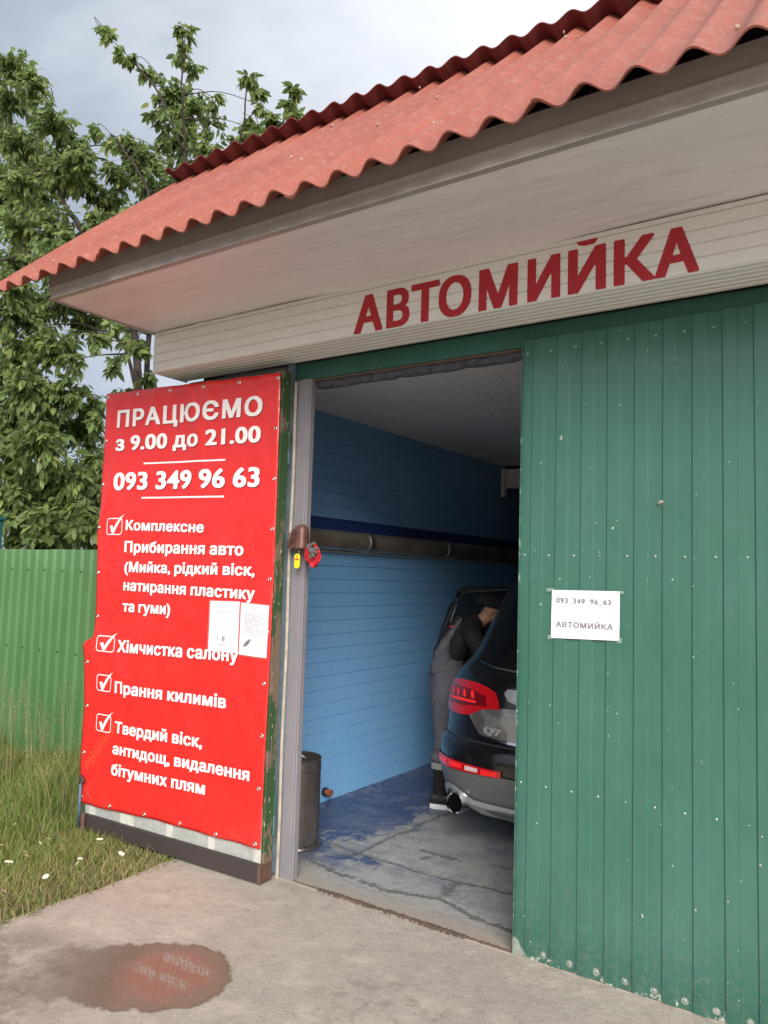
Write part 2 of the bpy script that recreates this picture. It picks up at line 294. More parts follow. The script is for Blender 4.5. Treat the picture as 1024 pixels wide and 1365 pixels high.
    M['cladding'] = pm('bumper_cladding', (.15, .15, .15), .36, .1, var=.1, fine=.05)
    t = MT('chrome'); t.col((.75, .75, .76)); t.set('Metallic', 1.); t.set('Roughness', .12); M['chrome'] = t.m
    M['silver'] = pm('silver_plastic', (.58, .58, .58), .3, .6, var=.1)
    t = MT('taillight_red'); t.col((.50, .008, .015)); t.set('Roughness', .10); t.set('Coat Weight', 1.); t.set('Emission Color', (1, .03, .03, 1)); t.set('Emission Strength', .0); M['tail'] = t.m
    t = MT('taillight_dark'); t.col((.16, .004, .008)); t.set('Roughness', .12); t.set('Coat Weight', 1.); M['tail_dark'] = t.m
    t = MT('taillight_lit'); t.col((.80, .02, .02)); t.set('Roughness', .15); t.set('Emission Color', (1, .05, .04, 1)); t.set('Emission Strength', .12); M['tail_lit'] = t.m
    t = MT('reverse_lamp'); t.col((.7, .55, .52)); t.set('Roughness', .2); M['tail_clear'] = t.m
    t = MT('dark_glass'); t.col((.006, .006, .008)); t.set('Roughness', .04); t.set('Specular IOR Level', .6); M['glass'] = t.m
    t = MT('door_glass'); t.col((.02, .024, .028)); t.set('Roughness', .05); t.set('Alpha', .55); M['doorglass'] = t.m
    M['tyre'] = pm('tyre', (.022, .021, .020), .75, var=.2)
    t = MT('bore_shade'); t.col((.004, .004, .004)); t.set('Roughness', 1.); t.set('Specular IOR Level', 0.); M['bore'] = t.m  # near-black colour stands for the shade inside the tailpipe
    M['interior'] = pm('car_interior', (.02, .02, .021), .7)
    # person
    M['skin'] = pm('skin', (.42, .22, .15), .55, var=.1, bump=0)
    M['shirt'] = pm('black_shirt', (.007, .007, .008), .85, var=.1, bump=.3, bs=30)
    M['overall'] = pm('grey_overalls', (.095, .095, .112), .85, var=.25, vs=9, c2=(.065, .065, .08), bump=.9, bs=16, bd=.02)
    M['cuff'] = pm('reflective_cuff', (.30, .29, .27), .6, var=.2)
    M['white_rub'] = pm('white_sole', (.72, .70, .68), .5, var=.1)
    M['hair'] = pm('hair', (.02, .014, .01), .8)
    # vegetation
    def veg(name, stops, trans=.35, rough=.45, patch=None):
        t = MT(name); rnd = t.geo.outputs['Random Per Island']
        c = t.ramp(rnd, stops); n = t.noise(1.3, 3)
        c = t.mix(1., c, t.ramp(n, [(.3, .82), (.7, 1.2)]), 'MULTIPLY')
        if patch: c = t.mix(t.ramp(t.noise(2.6, 4, .6, off=(5, 1, 0)), [(.52, 0.), (.70, .55)]), c, patch)
        t.col(c); t.set('Roughness', rough)
        tr = t.n.new('ShaderNodeBsdfTranslucent'); t.l.new(c, tr.inputs[0])
        ms = t.n.new('ShaderNodeMixShader'); ms.inputs[0].default_value = trans
        t.l.new(t.b.outputs[0], ms.inputs[1]); t.l.new(tr.outputs[0], ms.inputs[2]); t.l.new(ms.outputs[0], t.out.inputs[0]); return t.m
    M['leaf'] = veg('cherry_leaves', [(0., (.125, .180, .068)), (.5, (.195, .270, .095)), (.85, (.27, .36, .12)), (1., (.42, .47, .15))], .55, .38)
    M['leaf_dark'] = veg('shrub_leaves', [(0., (.035, .06, .018)), (.6, (.07, .11, .025)), (1., (.18, .20, .04))], .3)
    M['grass'] = veg('grass_blades', [(0., (.12, .18, .035)), (.5, (.18, .26, .05)), (.78, (.27, .30, .085)), (1., (.42, .33, .16))], .35, .6, (.30, .25, .11))
    M['grass_dry'] = veg('dry_grass', [(0., (.22, .22, .09)), (1., (.40, .32, .17))], .3, .8)
    M['petal'] = pm('white_petals', (.82, .80, .80), .7, bump=0)
    M['bark'] = pm('cherry_bark', (.040, .028, .024), .9, var=.3, vs=12, bump=.8, bs=30)
    M['teal'] = pm('teal_post', (.02, .09, .10), .5)
mats()

# ------------------------------------------------------------------ object helpers
def wloc(o):
    v = Vector((0, 0, 0))
    while o is not None: v = v + Vector(o.location); o = o.parent
    return v
def link(name, me, parent=None, loc=(0, 0, 0), mat=None):
    o = bpy.data.objects.new(name, me); COL.objects.link(o); o.location = loc
    if parent is not None: o.parent = parent
    if mat is not None and me is not None and not me.materials: me.materials.append(mat)
    return o
def tag(o, label=None, cat=None, group=None, kind=None):
    if label: o['label'] = label
    if cat: o['category'] = cat
    if group: o['group'] = group
    if kind: o['kind'] = kind
    return o
def thing(name, label, cat, loc=(0, 0, 0), group=None):
    o = bpy.data.objects.new(name, None); o.empty_display_size = .1; COL.objects.link(o); o.location = loc
    return tag(o, label, cat, group)
def mk(name, V, F, mat, parent=None, smooth=False, base=None, mats=None):
    """mesh given in WORLD coordinates; origin put at the parent's base (or at base / bottom centre when top-level)"""
    V = np.asarray(V, float)
    if base is None:
        if parent is not None: base = wloc(parent)
        else: base = Vector(((V[:, 0].min() + V[:, 0].max()) / 2, (V[:, 1].min() + V[:, 1].max()) / 2, V[:, 2].min()))
    base = Vector(base)
    me = bpy.data.meshes.new(name)
    me.from_pydata((V - np.array(base)).tolist(), [], [tuple(int(i) for i in f) for f in F])
    if mat is not None: me.materials.append(mat)
    if smooth: me.polygons.foreach_set('use_smooth', [True] * len(me.polygons))
    me.update()
    o = link(name, me, parent)
    o.location = base - (wloc(parent) if parent is not None else Vector((0, 0, 0)))
    return o
class MB:
    def __init__(s): s.v = []; s.f = []
    def add(s, V, F):
        n = len(s.v); s.v += [tuple(p) for p in V]; s.f += [tuple(i + n for i in f) for f in F]; return s
    def box(s, x0, x1, y0, y1, z0, z1):
        return s.add([(x0, y0, z0), (x1, y0, z0), (x1, y1, z0), (x0, y1, z0), (x0, y0, z1), (x1, y0, z1), (x1, y1, z1), (x0, y1, z1)],
                     [(0, 3, 2, 1), (4, 5, 6, 7), (0, 1, 5, 4), (1, 2, 6, 5), (2, 3, 7, 6), (3, 0, 4, 7)])
    def hexa(s, P):   # 8 points, bottom 4 then top 4
        return s.add(P, [(0, 3, 2, 1), (4, 5, 6, 7), (0, 1, 5, 4), (1, 2, 6, 5), (2, 3, 7, 6), (3, 0, 4, 7)])
    def tube(s, P, rad, n=8, cap=True):
        P = [Vector(p) for p in P]
        if not hasattr(rad, '__len__'): rad = [rad] * len(P)
        up = Vector((0.13, .27, 1)).normalized(); rings = []
        for i, p in enumerate(P):
            d = (P[min(i + 1, len(P) - 1)] - P[max(i - 1, 0)]).normalized()
            if abs(d.dot(up)) > .95: a = d.cross(Vector((1, .1, 0))).normalized()
            else: a = d.cross(up).normalized()
            b = d.cross(a)
            rings.append([p + (a * math.cos(t) + b * math.sin(t)) * rad[i] for t in [2 * math.pi * k / n for k in range(n)]])
        V = [q for r_ in rings for q in r_]; F = []
        for i in range(len(P) - 1):
            for k in range(n): F.append((i * n + k, i * n + (k + 1) % n, (i + 1) * n + (k + 1) % n, (i + 1) * n + k))
        if cap: F.append(tuple(range(n - 1, -1, -1))); F.append(tuple((len(P) - 1) * n + k for k in range(n)))
        return s.add(V, F)
    def lathe(s, prof, c=(0, 0, 0), n=24, axis='Z'):
        V = []; F = []
        for (r_, z) in prof:
            for k in range(n):
                a = 2 * math.pi * k / n; p = (r_ * math.cos(a), r_ * math.sin(a), z)
                if axis == 'Y': p = (p[0], p[2], p[1])
                if axis == 'X': p = (p[2], p[0], p[1])
                V.append((c[0] + p[0], c[1] + p[1], c[2] + p[2]))
        for i in range(len(prof) - 1):
            for k in range(n): F.append((i * n + k, i * n + (k + 1) % n, (i + 1) * n + (k + 1) % n, (i + 1) * n + k))
        return s.add(V, F)
    def build(s, name, mat, parent=None, smooth=False, base=None):
        return mk(name, s.v, s.f, mat, parent, smooth, base)
def bevel(o, w=.004, seg=2, angle=35):
    m = o.modifiers.new('bevel', 'BEVEL'); m.width = w; m.segments = seg; m.limit_method = 'ANGLE'; m.angle_limit = R(angle); return o
def smooth_by(o, ang=40):
    try:
        o.data.polygons.foreach_set('use_smooth', [True] * len(o.data.polygons)); o.data.set_sharp_from_angle(angle=R(ang))
    except Exception: pass
    return o
def pieces(name, me, parent, locs, rots=None):
    """alike pieces sharing one mesh; locs are world positions"""
    b = wloc(parent); out = []
    for k, p in enumerate(locs):
        o = link(name, me, parent, Vector(p) - b)
        if rots: o.rotation_euler = rots[k]
        out.append(o)
    return out
def mesh_of(mb, mat, name='piece', smooth=False):
    me = bpy.data.meshes.new(name); me.from_pydata([tuple(p) for p in mb.v], [], mb.f); me.materials.append(mat)
    if smooth: me.polygons.foreach_set('use_smooth', [True] * len(me.polygons))
    me.update(); return me

# ------------------------------------------------------------------ lettering (outlines drawn as polygons, units 1/1000 em)
GL = json.loads(r'''{"(":[323,[230,-253,336,-253,350,-242,350,-214,288,-117,247,-20,222,77,209,170,209,295,225,405,275,555,350,680,350,705,336,716,230,716,175,661,138,611,75,495,47,414,25,302,25,164,38,86,62,2,134,-142]],")":[323,[-14,-253,92,-253,147,-198,191,-139,250,-27,275,45,297,152,297,311,266,448,244,505,188,608,131,680,92,716,-14,716,-28,705,-28,680,31,589,84,458,106,358,116,258,109,127,91,30,53,-80,-28,-217,-28,-242]],",":[218,[33,-141,89,-141,120,-128,158,-103,203,-48,216,-11,212,80,197,111,158,141,61,144,27,125,9,102,6,36,30,3,56,-11,50,-45,19,-86,19,-130]],".":[218,[70,-31,148,-31,180,-16,200,5,209,27,209,77,186,112,155,131,64,131,19,98,9,80,12,14,39,-16]],"0":[500,[214,-31,327,-25,402,19,450,73,478,130,506,245,506,439,475,561,444,617,395,669,336,703,292,712,173,706,130,688,86,653,25,561,-6,439,-9,277,3,189,22,130,50,73,98,19,152,-16],[245,112,216,139,184,208,172,277,169,373,181,461,200,517,233,562,255,569,291,533,316,473,331,373,331,311,322,236,303,173,284,139,261,116]],"1":[500,[177,-22,327,-22,341,-11,341,692,327,703,177,703,162,692,162,-11]],"2":[500,[8,-22,492,-22,506,-11,506,105,492,116,275,117,353,214,409,298,447,383,456,427,456,523,444,577,425,614,364,675,317,700,258,712,136,709,61,678,6,636,6,492,20,481,77,481,148,550,189,569,208,569,230,559,256,533,278,473,262,392,216,308,122,177,-6,20,-6,-11]],"3":[500,[161,-31,283,-28,358,0,431,67,450,102,462,148,466,220,453,286,431,327,394,361,434,408,450,448,453,545,444,589,425,627,395,659,355,688,289,709,127,709,80,697,41,673,45,553,55,547,111,547,198,575,245,556,272,511,266,464,242,438,198,422,155,419,141,408,141,295,155,284,220,278,259,255,284,205,284,183,269,142,233,112,198,109,142,128,92,159,36,159,22,148,22,20,80,-12]],"4":[500,[273,-22,423,-22,433,-16,438,202,498,203,512,214,512,323,498,334,438,336,438,702,423,712,327,712,317,706,-28,283,-28,214,-14,203,259,202,259,-11],[214,334,258,394,259,336]],"6":[500,[223,-31,330,-28,398,0,439,31,472,70,503,145,503,248,491,289,453,348,398,391,355,409,234,417,284,492,345,553,416,605,416,630,345,712,289,712,273,703,208,653,119,561,75,498,41,430,6,308,6,170,19,120,41,77,89,22,120,0,180,-25],[258,109,223,125,203,148,181,211,188,252,236,275,261,275,289,262,309,242,325,205,325,183,309,142,286,119]],"7":[500,[152,-31,208,-31,225,-17,528,661,528,692,514,703,23,703,9,692,9,577,23,566,288,564,53,42,58,12]],"9":[500,[158,-28,220,-28,283,16,353,83,409,155,453,230,497,364,500,492,488,552,466,598,402,669,355,697,317,709,170,709,108,684,38,623,9,577,0,545,0,430,19,380,47,339,89,303,158,272,272,267,219,189,161,131,88,77,88,48],[242,409,194,442,175,495,197,545,211,559,248,572,286,550,303,527,319,483,319,448,311,431,261,409]],"Q":[823,[614,-159,695,-159,794,-64,794,-39,780,-28,677,-31,588,-5,689,56,747,114,800,208,816,264,822,355,816,417,791,498,756,558,677,638,589,688,527,706,467,712,308,706,239,688,180,659,120,616,62,552,31,495,12,436,3,355,9,264,25,208,53,148,130,59,189,19,242,-6,295,-19,458,-116,536,-144],[392,106,311,131,247,180,203,255,191,298,188,358,219,458,280,531,370,572,442,575,530,541,597,473,634,380,638,327,619,248,597,208,561,166,495,122,439,106]],"_":[500,[-11,-138,511,-138,519,-130,519,-70,511,-62,-11,-62,-19,-70,-19,-130]],"Є":[728,[317,-31,448,-31,498,-22,561,3,617,41,659,83,700,152,716,205,716,239,702,250,558,250,541,236,516,173,480,134,423,106,370,100,317,116,277,141,244,177,209,239,195,309,480,309,494,320,494,423,480,434,197,436,212,495,244,552,273,584,317,612,395,628,470,600,516,555,544,486,558,475,702,475,716,486,716,523,703,567,653,652,577,716,495,750,436,759,330,759,270,750,205,725,148,688,88,623,50,558,28,489,19,433,19,295,34,214,69,133,109,77,192,9,255,-19]],"А":[685,[-2,-22,148,-22,158,-16,230,181,455,181,530,-16,539,-22,689,-22,703,-11,700,23,447,714,438,739,423,750,261,750,247,739,-16,20,-16,-11],[277,306,342,503,409,308]],"В":[652,[61,-22,420,-22,464,-16,545,16,586,47,612,80,638,152,631,270,594,336,531,383,578,420,600,458,609,495,609,573,600,614,578,658,514,716,458,741,405,750,61,750,47,739,47,-11],[220,103,220,309,364,306,414,288,447,255,462,223,466,183,453,152,430,125,402,112,345,103],[220,431,220,625,358,622,402,606,416,592,438,548,438,517,428,489,398,453,342,431]],"И":[748,[61,-22,223,-22,233,-16,527,444,528,-11,542,-22,689,-22,703,-11,698,744,689,750,527,750,517,744,220,278,219,739,205,750,61,750,47,739,47,-11]],"Й":[748,[61,-22,223,-22,233,-16,527,444,528,-11,542,-22,689,-22,703,-11,698,744,689,750,527,750,517,744,220,278,219,739,205,750,61,750,47,739,47,-11],[333,781,436,784,495,812,522,836,547,873,556,902,556,952,542,962,427,962,412,952,400,911,386,897,370,894,350,911,338,952,323,962,208,962,198,956,194,908,219,848,280,797]],"К":[667,[61,-22,205,-22,219,-11,220,309,248,309,256,302,492,-16,502,-22,667,-22,681,-11,678,20,409,373,666,708,664,744,655,750,489,750,480,744,248,434,219,436,219,739,205,750,61,750,47,739,47,-11]],"М":[898,[61,-22,202,-22,216,-11,217,369,362,-2,383,-22,517,-22,531,-11,680,372,681,-11,695,-22,839,-22,848,-16,853,739,839,750,655,750,638,736,452,247,259,739,245,750,61,750,52,744,47,-11]],"О":[761,[317,-31,470,-28,527,-12,577,12,617,41,681,111,709,161,738,248,747,339,744,436,731,505,703,580,656,648,608,694,539,734,464,756,330,759,283,753,211,728,161,697,97,636,66,589,44,542,22,458,22,270,44,186,78,117,136,50,192,9,255,-19],[370,100,289,131,244,177,203,258,188,370,200,458,212,495,247,555,295,600,355,625,392,628,464,603,528,539,566,448,575,348,553,239,509,164,445,116]],"П":[738,[61,-22,205,-22,219,-11,220,625,522,623,522,-11,536,-22,680,-22,694,-11,689,744,680,750,61,750,47,739,47,-11]],"Р":[635,[61,-22,205,-22,219,-11,220,244,392,244,452,253,539,297,594,358,619,420,625,461,619,573,581,655,511,716,473,734,395,750,61,750,47,739,47,-11],[220,369,219,623,348,622,383,612,417,591,441,555,453,502,447,458,428,417,402,391,367,375]],"Т":[641,[248,-22,392,-22,406,-11,406,623,623,625,638,636,638,739,623,750,17,750,3,739,3,636,17,625,234,623,234,-11]],"Х":[678,[2,-22,158,-22,167,-16,339,228,508,-16,517,-22,677,-22,691,-11,691,17,444,373,678,714,673,744,664,750,508,750,498,744,342,519,194,736,177,750,17,750,3,739,3,711,238,373,-12,17,-12,-11]],"Ц":[717,[589,-178,730,-178,744,-167,744,92,730,103,672,105,672,739,658,750,514,750,500,739,500,105,220,103,219,739,205,750,61,750,47,739,47,-11,61,-22,573,-22,575,-167]],"Ю":[1012,[567,-31,698,-31,792,-6,867,41,938,120,978,211,997,339,984,492,941,602,873,681,820,719,773,741,686,759,533,753,439,716,398,688,347,636,294,542,269,430,220,428,219,739,205,750,61,750,47,739,47,-11,61,-22,205,-22,219,-11,219,305,267,306,275,252,300,170,359,77,442,9,505,-19],[620,100,539,131,494,177,453,258,438,370,450,458,462,495,497,555,545,600,605,625,642,628,714,603,778,539,816,448,825,348,803,239,759,164,695,116]],"а":[556,[180,-34,280,-34,352,-12,370,-22,508,-22,522,-11,522,398,516,436,481,502,461,522,402,556,333,572,220,572,170,562,111,538,80,516,47,483,19,433,23,400,105,372,170,372,223,431,277,450,323,434,347,402,353,377,348,356,167,328,111,312,52,278,9,220,3,114,28,48,89,-6,130,-25],[245,88,198,103,181,120,172,155,184,183,242,212,352,228,353,189,328,133,305,109]],"б":[587,[248,-34,370,-31,433,-9,480,22,522,64,562,136,581,223,578,323,556,398,522,455,480,497,402,538,267,541,209,523,233,544,270,559,427,581,495,612,525,645,538,680,541,739,527,750,392,750,378,739,375,711,364,700,242,684,173,666,114,631,84,605,38,527,22,473,9,377,9,208,25,139,59,73,105,25,170,-16],[283,91,233,116,200,158,181,211,178,270,191,323,219,373,258,406,308,419,348,403,384,364,403,320,412,252,403,192,375,133,330,97]],"в":[560,[48,-22,411,-19,470,3,525,48,544,80,553,117,550,195,522,248,475,286,516,323,525,342,531,433,516,477,473,522,430,547,370,562,48,562,34,552,34,-11],[202,103,202,219,330,219,355,209,375,183,378,139,352,109,333,103],[202,338,202,441,314,438,339,428,359,402,356,370,333,347,298,338]],"г":[434,[48,-22,189,-22,203,-11,203,439,439,441,453,452,448,556,439,562,48,562,34,552,34,-11]],"д":[610,[-8,-178,133,-178,142,-172,148,-22,464,-22,470,-172,480,-178,617,-178,631,-167,631,92,617,103,550,105,545,556,536,562,130,562,116,552,100,333,75,183,50,127,30,103,-8,103,-22,92,-22,-167],[227,103,253,208,275,436,380,441,381,105]],"е":[577,[252,-34,355,-34,436,-16,486,12,531,55,562,114,562,142,548,153,473,172,411,172,364,112,327,94,292,91,239,112,206,148,191,180,183,219,558,219,572,230,569,352,538,448,506,492,473,522,420,553,383,566,239,572,202,566,142,541,95,506,66,473,31,414,19,377,9,323,9,211,22,148,47,92,66,64,139,0,186,-22],[186,338,191,364,212,402,248,434,283,447,305,447,342,431,378,389,397,339]],"з":[491,[189,-28,302,-28,377,-9,420,16,456,48,484,102,488,183,481,208,466,236,433,269,406,283,444,314,462,348,462,448,444,489,411,525,333,566,205,572,139,559,77,525,41,489,19,442,16,392,30,381,167,381,181,392,188,417,205,438,242,453,273,444,297,411,297,380,270,347,220,331,170,331,156,320,161,228,170,222,264,216,306,183,312,142,286,106,258,94,205,103,184,120,175,148,161,159,17,159,3,148,12,80,55,25,111,-9]],"и":[587,[48,-22,186,-22,195,-16,383,266,384,-11,398,-22,539,-22,553,-11,548,556,539,562,402,562,392,556,205,278,203,552,189,562,48,562,34,552,34,-11]],"й":[587,[48,-22,186,-22,195,-16,383,266,384,-11,398,-22,539,-22,553,-11,548,556,539,562,402,562,392,556,205,278,203,552,189,562,48,562,34,552,34,-11],[245,597,358,600,414,628,462,683,475,720,475,767,461,778,345,778,331,767,319,727,292,706,266,730,256,767,242,778,127,778,117,772,112,717,134,667,192,616]],"к":[537,[48,-22,189,-22,203,-11,205,206,386,-22,552,-22,566,-11,559,23,356,280,562,527,558,556,548,562,383,562,205,353,203,552,189,562,48,562,34,552,34,-11]],"л":[572,[-17,-22,120,-16,167,9,200,45,222,92,241,186,255,441,369,439,369,-11,383,-22,523,-22,538,-11,533,556,523,562,105,562,91,552,69,180,56,136,36,109,-17,103,-31,92,-31,-11]],"м":[764,[48,-22,189,-22,203,-11,205,219,308,-16,317,-22,448,-22,462,-11,561,225,562,-11,577,-22,717,-22,727,-16,731,552,717,562,530,562,520,556,383,228,245,556,236,562,48,562,39,556,34,-11]],"н":[583,[48,-22,189,-22,203,-11,205,216,380,216,381,-11,395,-22,536,-22,550,-11,545,556,536,562,395,562,381,552,380,341,205,341,203,552,189,562,48,562,34,552,34,-11]],"о":[593,[245,-34,370,-31,455,0,486,22,534,73,559,117,578,173,584,327,562,414,528,473,486,516,439,547,389,566,242,572,155,547,108,516,69,477,34,420,16,364,9,211,19,161,44,98,72,58,139,0,195,-25],[286,91,248,106,206,155,184,214,178,280,188,336,216,398,258,438,308,447,355,425,384,389,409,327,416,245,400,180,366,123,327,97]],"п":[583,[48,-22,189,-22,203,-11,205,441,381,439,381,-11,395,-22,536,-22,550,-11,545,556,536,562,48,562,34,552,34,-11]],"р":[606,[48,-225,189,-225,203,-214,205,-9,277,-34,414,-28,498,16,559,86,588,155,597,205,600,289,591,370,575,420,544,477,511,512,467,544,383,572,273,572,223,559,205,547,186,562,48,562,34,552,34,-214],[311,91,270,106,234,145,206,220,203,305,216,358,241,405,286,441,327,447,370,425,403,383,425,314,428,248,412,180,391,139,358,106]],"с":[564,[245,-34,370,-31,455,0,525,61,559,130,559,158,545,169,473,188,408,188,394,177,381,145,355,112,317,94,286,91,248,106,219,136,194,183,178,255,188,336,216,398,258,438,308,447,342,434,366,414,391,364,405,353,467,353,542,372,556,383,556,417,525,477,461,534,389,566,242,572,155,547,108,516,69,477,34,420,16,364,9,211,19,161,44,98,72,58,139,0,195,-25]],"т":[464,[161,-22,302,-22,316,-11,316,439,483,441,492,447,497,552,483,562,-17,562,-31,552,-31,452,-17,441,147,439,147,-11]],"у":[556,[95,-231,167,-231,217,-222,261,-197,312,-139,572,527,572,552,558,562,408,562,394,552,280,234,162,552,148,562,-2,562,-16,552,-12,517,188,-2,169,-58,139,-100,61,-100,47,-111,28,-180,28,-211,52,-225]],"х":[541,[5,-22,158,-22,178,-5,270,138,366,-8,383,-22,536,-22,550,-11,550,17,369,273,541,523,536,556,527,562,373,562,359,552,273,419,191,545,170,562,17,562,3,552,3,523,172,280,-6,20,-9,-11]],"ч":[573,[386,-22,523,-22,538,-11,538,552,523,562,386,562,372,552,372,289,289,272,242,288,209,333,203,364,203,552,189,562,48,562,34,552,34,330,47,270,62,239,105,194,177,156,230,147,370,150,372,-11]],"щ":[832,[698,-178,839,-178,853,-167,853,92,839,103,784,105,784,552,770,562,630,562,616,552,616,105,495,103,494,552,480,562,339,562,330,556,325,105,205,103,203,552,189,562,48,562,39,556,34,-11,48,-22,683,-22,684,-167]],"я":[550,[-5,-22,148,-22,158,-16,280,181,347,180,352,-16,361,-22,502,-22,516,-11,511,556,502,562,180,562,117,547,44,495,22,464,6,420,6,323,31,264,100,205,-19,14,-19,-11],[252,300,202,316,184,336,175,361,184,408,198,425,239,441,345,444,347,302]],"і":[238,[48,-22,189,-22,203,-11,203,552,189,562,48,562,34,552,34,-11],[73,612,167,612,209,642,222,667,222,714,195,753,155,772,86,772,58,762,28,736,19,717,19,664,45,628]]}''')
def glyph_polys(ch): return [np.array(l, float).reshape(-1, 2) / 1000 for l in GL[ch][1:]]
CAP = glyph_polys('П')[0][:, 1].max()
def inside(pt, loop):
    c = False; x, y = pt; n = len(loop)
    for i in range(n):
        (x0, y0), (x1, y1) = loop[i], loop[i - 1]
        if (y0 > y) != (y1 > y) and x < (x1 - x0) * (y - y0) / (y1 - y0) + x0: c = not c
    return c
def tess(P):
    """triangles over the joined point list; every outer loop is filled with its own holes only"""
    st = np.cumsum([0] + [len(l) for l in P]); T = []
    dep = [sum(inside(P[i][0], P[j]) for j in range(len(P)) if j != i) for i in range(len(P))]
    for i in range(len(P)):
        if dep[i] % 2: continue
        grp = [i] + [j for j in range(len(P)) if dep[j] == dep[i] + 1 and inside(P[j][0], P[i])]
        mp = [st[g] + k for g in grp for k in range(len(P[g]))]
        for t in tessellate_polygon([[Vector((q[0], q[1], 0)) for q in P[g]] for g in grp]): T.append(tuple(int(mp[k]) for k in t))
    return T
def text_tris(txt, gap=0.0):
    """returns list per character of (verts2d, tris), total width"""
    x = 0; out = []
    for ch in txt:
        if ch == ' ': x += .27 + gap; continue
        P = glyph_polys(ch); adv = GL[ch][0] / 1000 + .035 + gap
        loops = [[Vector((p[0] + x, p[1], 0)) for p in l] for l in P]
        T = tess(P); V = [v for l in loops for v in l]
        out.append((ch, np.array([(v.x, v.y) for v in V]), T)); x += adv
    lo = min(v[:, 0].min() for _, v, _ in out); hi = max(v[:, 0].max() for _, v, _ in out)
    return out, lo, hi
def flat_bm(polys):
    """bmesh in the plane from [(verts2d, tris)]"""
    bm = bmesh.new()
    for V, T in polys:
        vs = [bm.verts.new((p[0], p[1], 0)) for p in V]
        for t in T:
            try: bm.faces.new([vs[i] for i in t])
            except ValueError: pass
    return bm
def bisect_grid(bm, step):
    xs = [v.co.x for v in bm.verts]; ys = [v.co.y for v in bm.verts]
    for ax, lo, hi in ((0, min(xs), max(xs)), (1, min(ys), max(ys))):
        k = math.ceil(lo / step)
        while k * step < hi:
            pc = Vector((0, 0, 0)); pc[ax] = k * step; no = Vector((0, 0, 0)); no[ax] = 1
            bmesh.ops.bisect_plane(bm, geom=bm.verts[:] + bm.edges[:] + bm.faces[:], plane_co=pc, plane_no=no); k += 1
def bm_obj(name, bm, fn, mat, parent, normal_to=None):
    V = [fn(v.co.x, v.co.y) for v in bm.verts]; bm.verts.index_update()
    F = [[v.index for v in f.verts] for f in bm.faces]
    if normal_to is not None:
        G = []
        for f in F:
            a, b, c = (Vector(V[i]) for i in f[:3])
            G.append(f if (b - a).cross(c - a).dot(normal_to) >= 0 else f[::-1])
        F = G
    bm.free(); return mk(name, V, F, mat, parent)
def poly_patch(pts2d, step):
    V = [Vector((p[0], p[1], 0)) for p in pts2d]; T = tessellate_polygon([V]); bm = flat_bm([(pts2d, T)]); bisect_grid(bm, step); return bm
def interp(x, xp, fp): return float(np.interp(x, xp, fp))

# ================================================================== SETTING
def grid_sheet(name, x0, x1, y0, y1, nx, ny, zf, mat, kind='structure'):
    xs = np.linspace(x0, x1, nx); ys = np.linspace(y0, y1, ny)
    V = [(a, b, zf(a, b)) for b in ys for a in xs]
    F = [(j * nx + i, j * nx + i + 1, (j + 1) * nx + i + 1, (j + 1) * nx + i) for j in range(ny - 1) for i in range(nx - 1)]
    o = mk(name, V, F, mat, None, True, base=(0, 0, 0)); o['kind'] = kind; return o
grid_sheet('ground', -400, 400, -400, 400, 9, 9, lambda a, b: -.06, M['soil'])
def soilz(a, b): return -.012 + .02 * math.sin(a * 2.1 + 1) * math.sin(b * 1.7) * min(1, max(0, (-2.05 - a) * 1.2)) + .012 * math.sin(a * 6.3 + b * 4)* min(1, max(0, (-2.05 - a) * 2))
grid_sheet('lawn_soil', -14, -2.03, -9, 9, 100, 120, soilz, M['soil'])
# concrete slab with a slightly broken edge towards the lawn
ys = np.linspace(-10, 0.0, 180); rs = random.Random(3)
ed = [(-2.03 + .012 * math.sin(b * 7) + rs.uniform(-.008, .008), b) for b in ys]
V = [(a, b, 0.0) for a, b in ed] + [(9, b, 0.0) for b in ys] + [(a - .006, b, -.08) for a, b in ed]; n = len(ys)
F = [(i, n + i, n + i + 1, i + 1) for i in range(n - 1)] + [(i, i + 1, 2 * n + i + 1, 2 * n + i) for i in range(n - 1)]
mk('pavement', V, F, M['concrete'], None, base=(0, 0, 0))['kind'] = 'structure'
# puddle
pv = [(-1.095, -1.03, .0035)]; N = 96
for k in range(N):
    a = 2 * math.pi * k / N; r_ = .31 * (1 + 1.5 * max(0, math.cos(a - R(214))) ** 1.5) + .022 * math.sin(3 * a + .6) + .012 * math.sin(7 * a + 2) + .008 * math.sin(13 * a)
    # wider along the image's diagonal
    r_ *= 1 + .16 * max(0, math.cos(a - R(200)))
    pv.append((-1.095 + r_ * math.cos(a), -1.03 + r_ * math.sin(a), .0025))
mk('puddle', pv, [(0, 1 + k, 1 + (k + 1) % N) for k in range(N)], M['puddle'], None, base=(-1.095, -1.03, 0))['kind'] = 'structure'
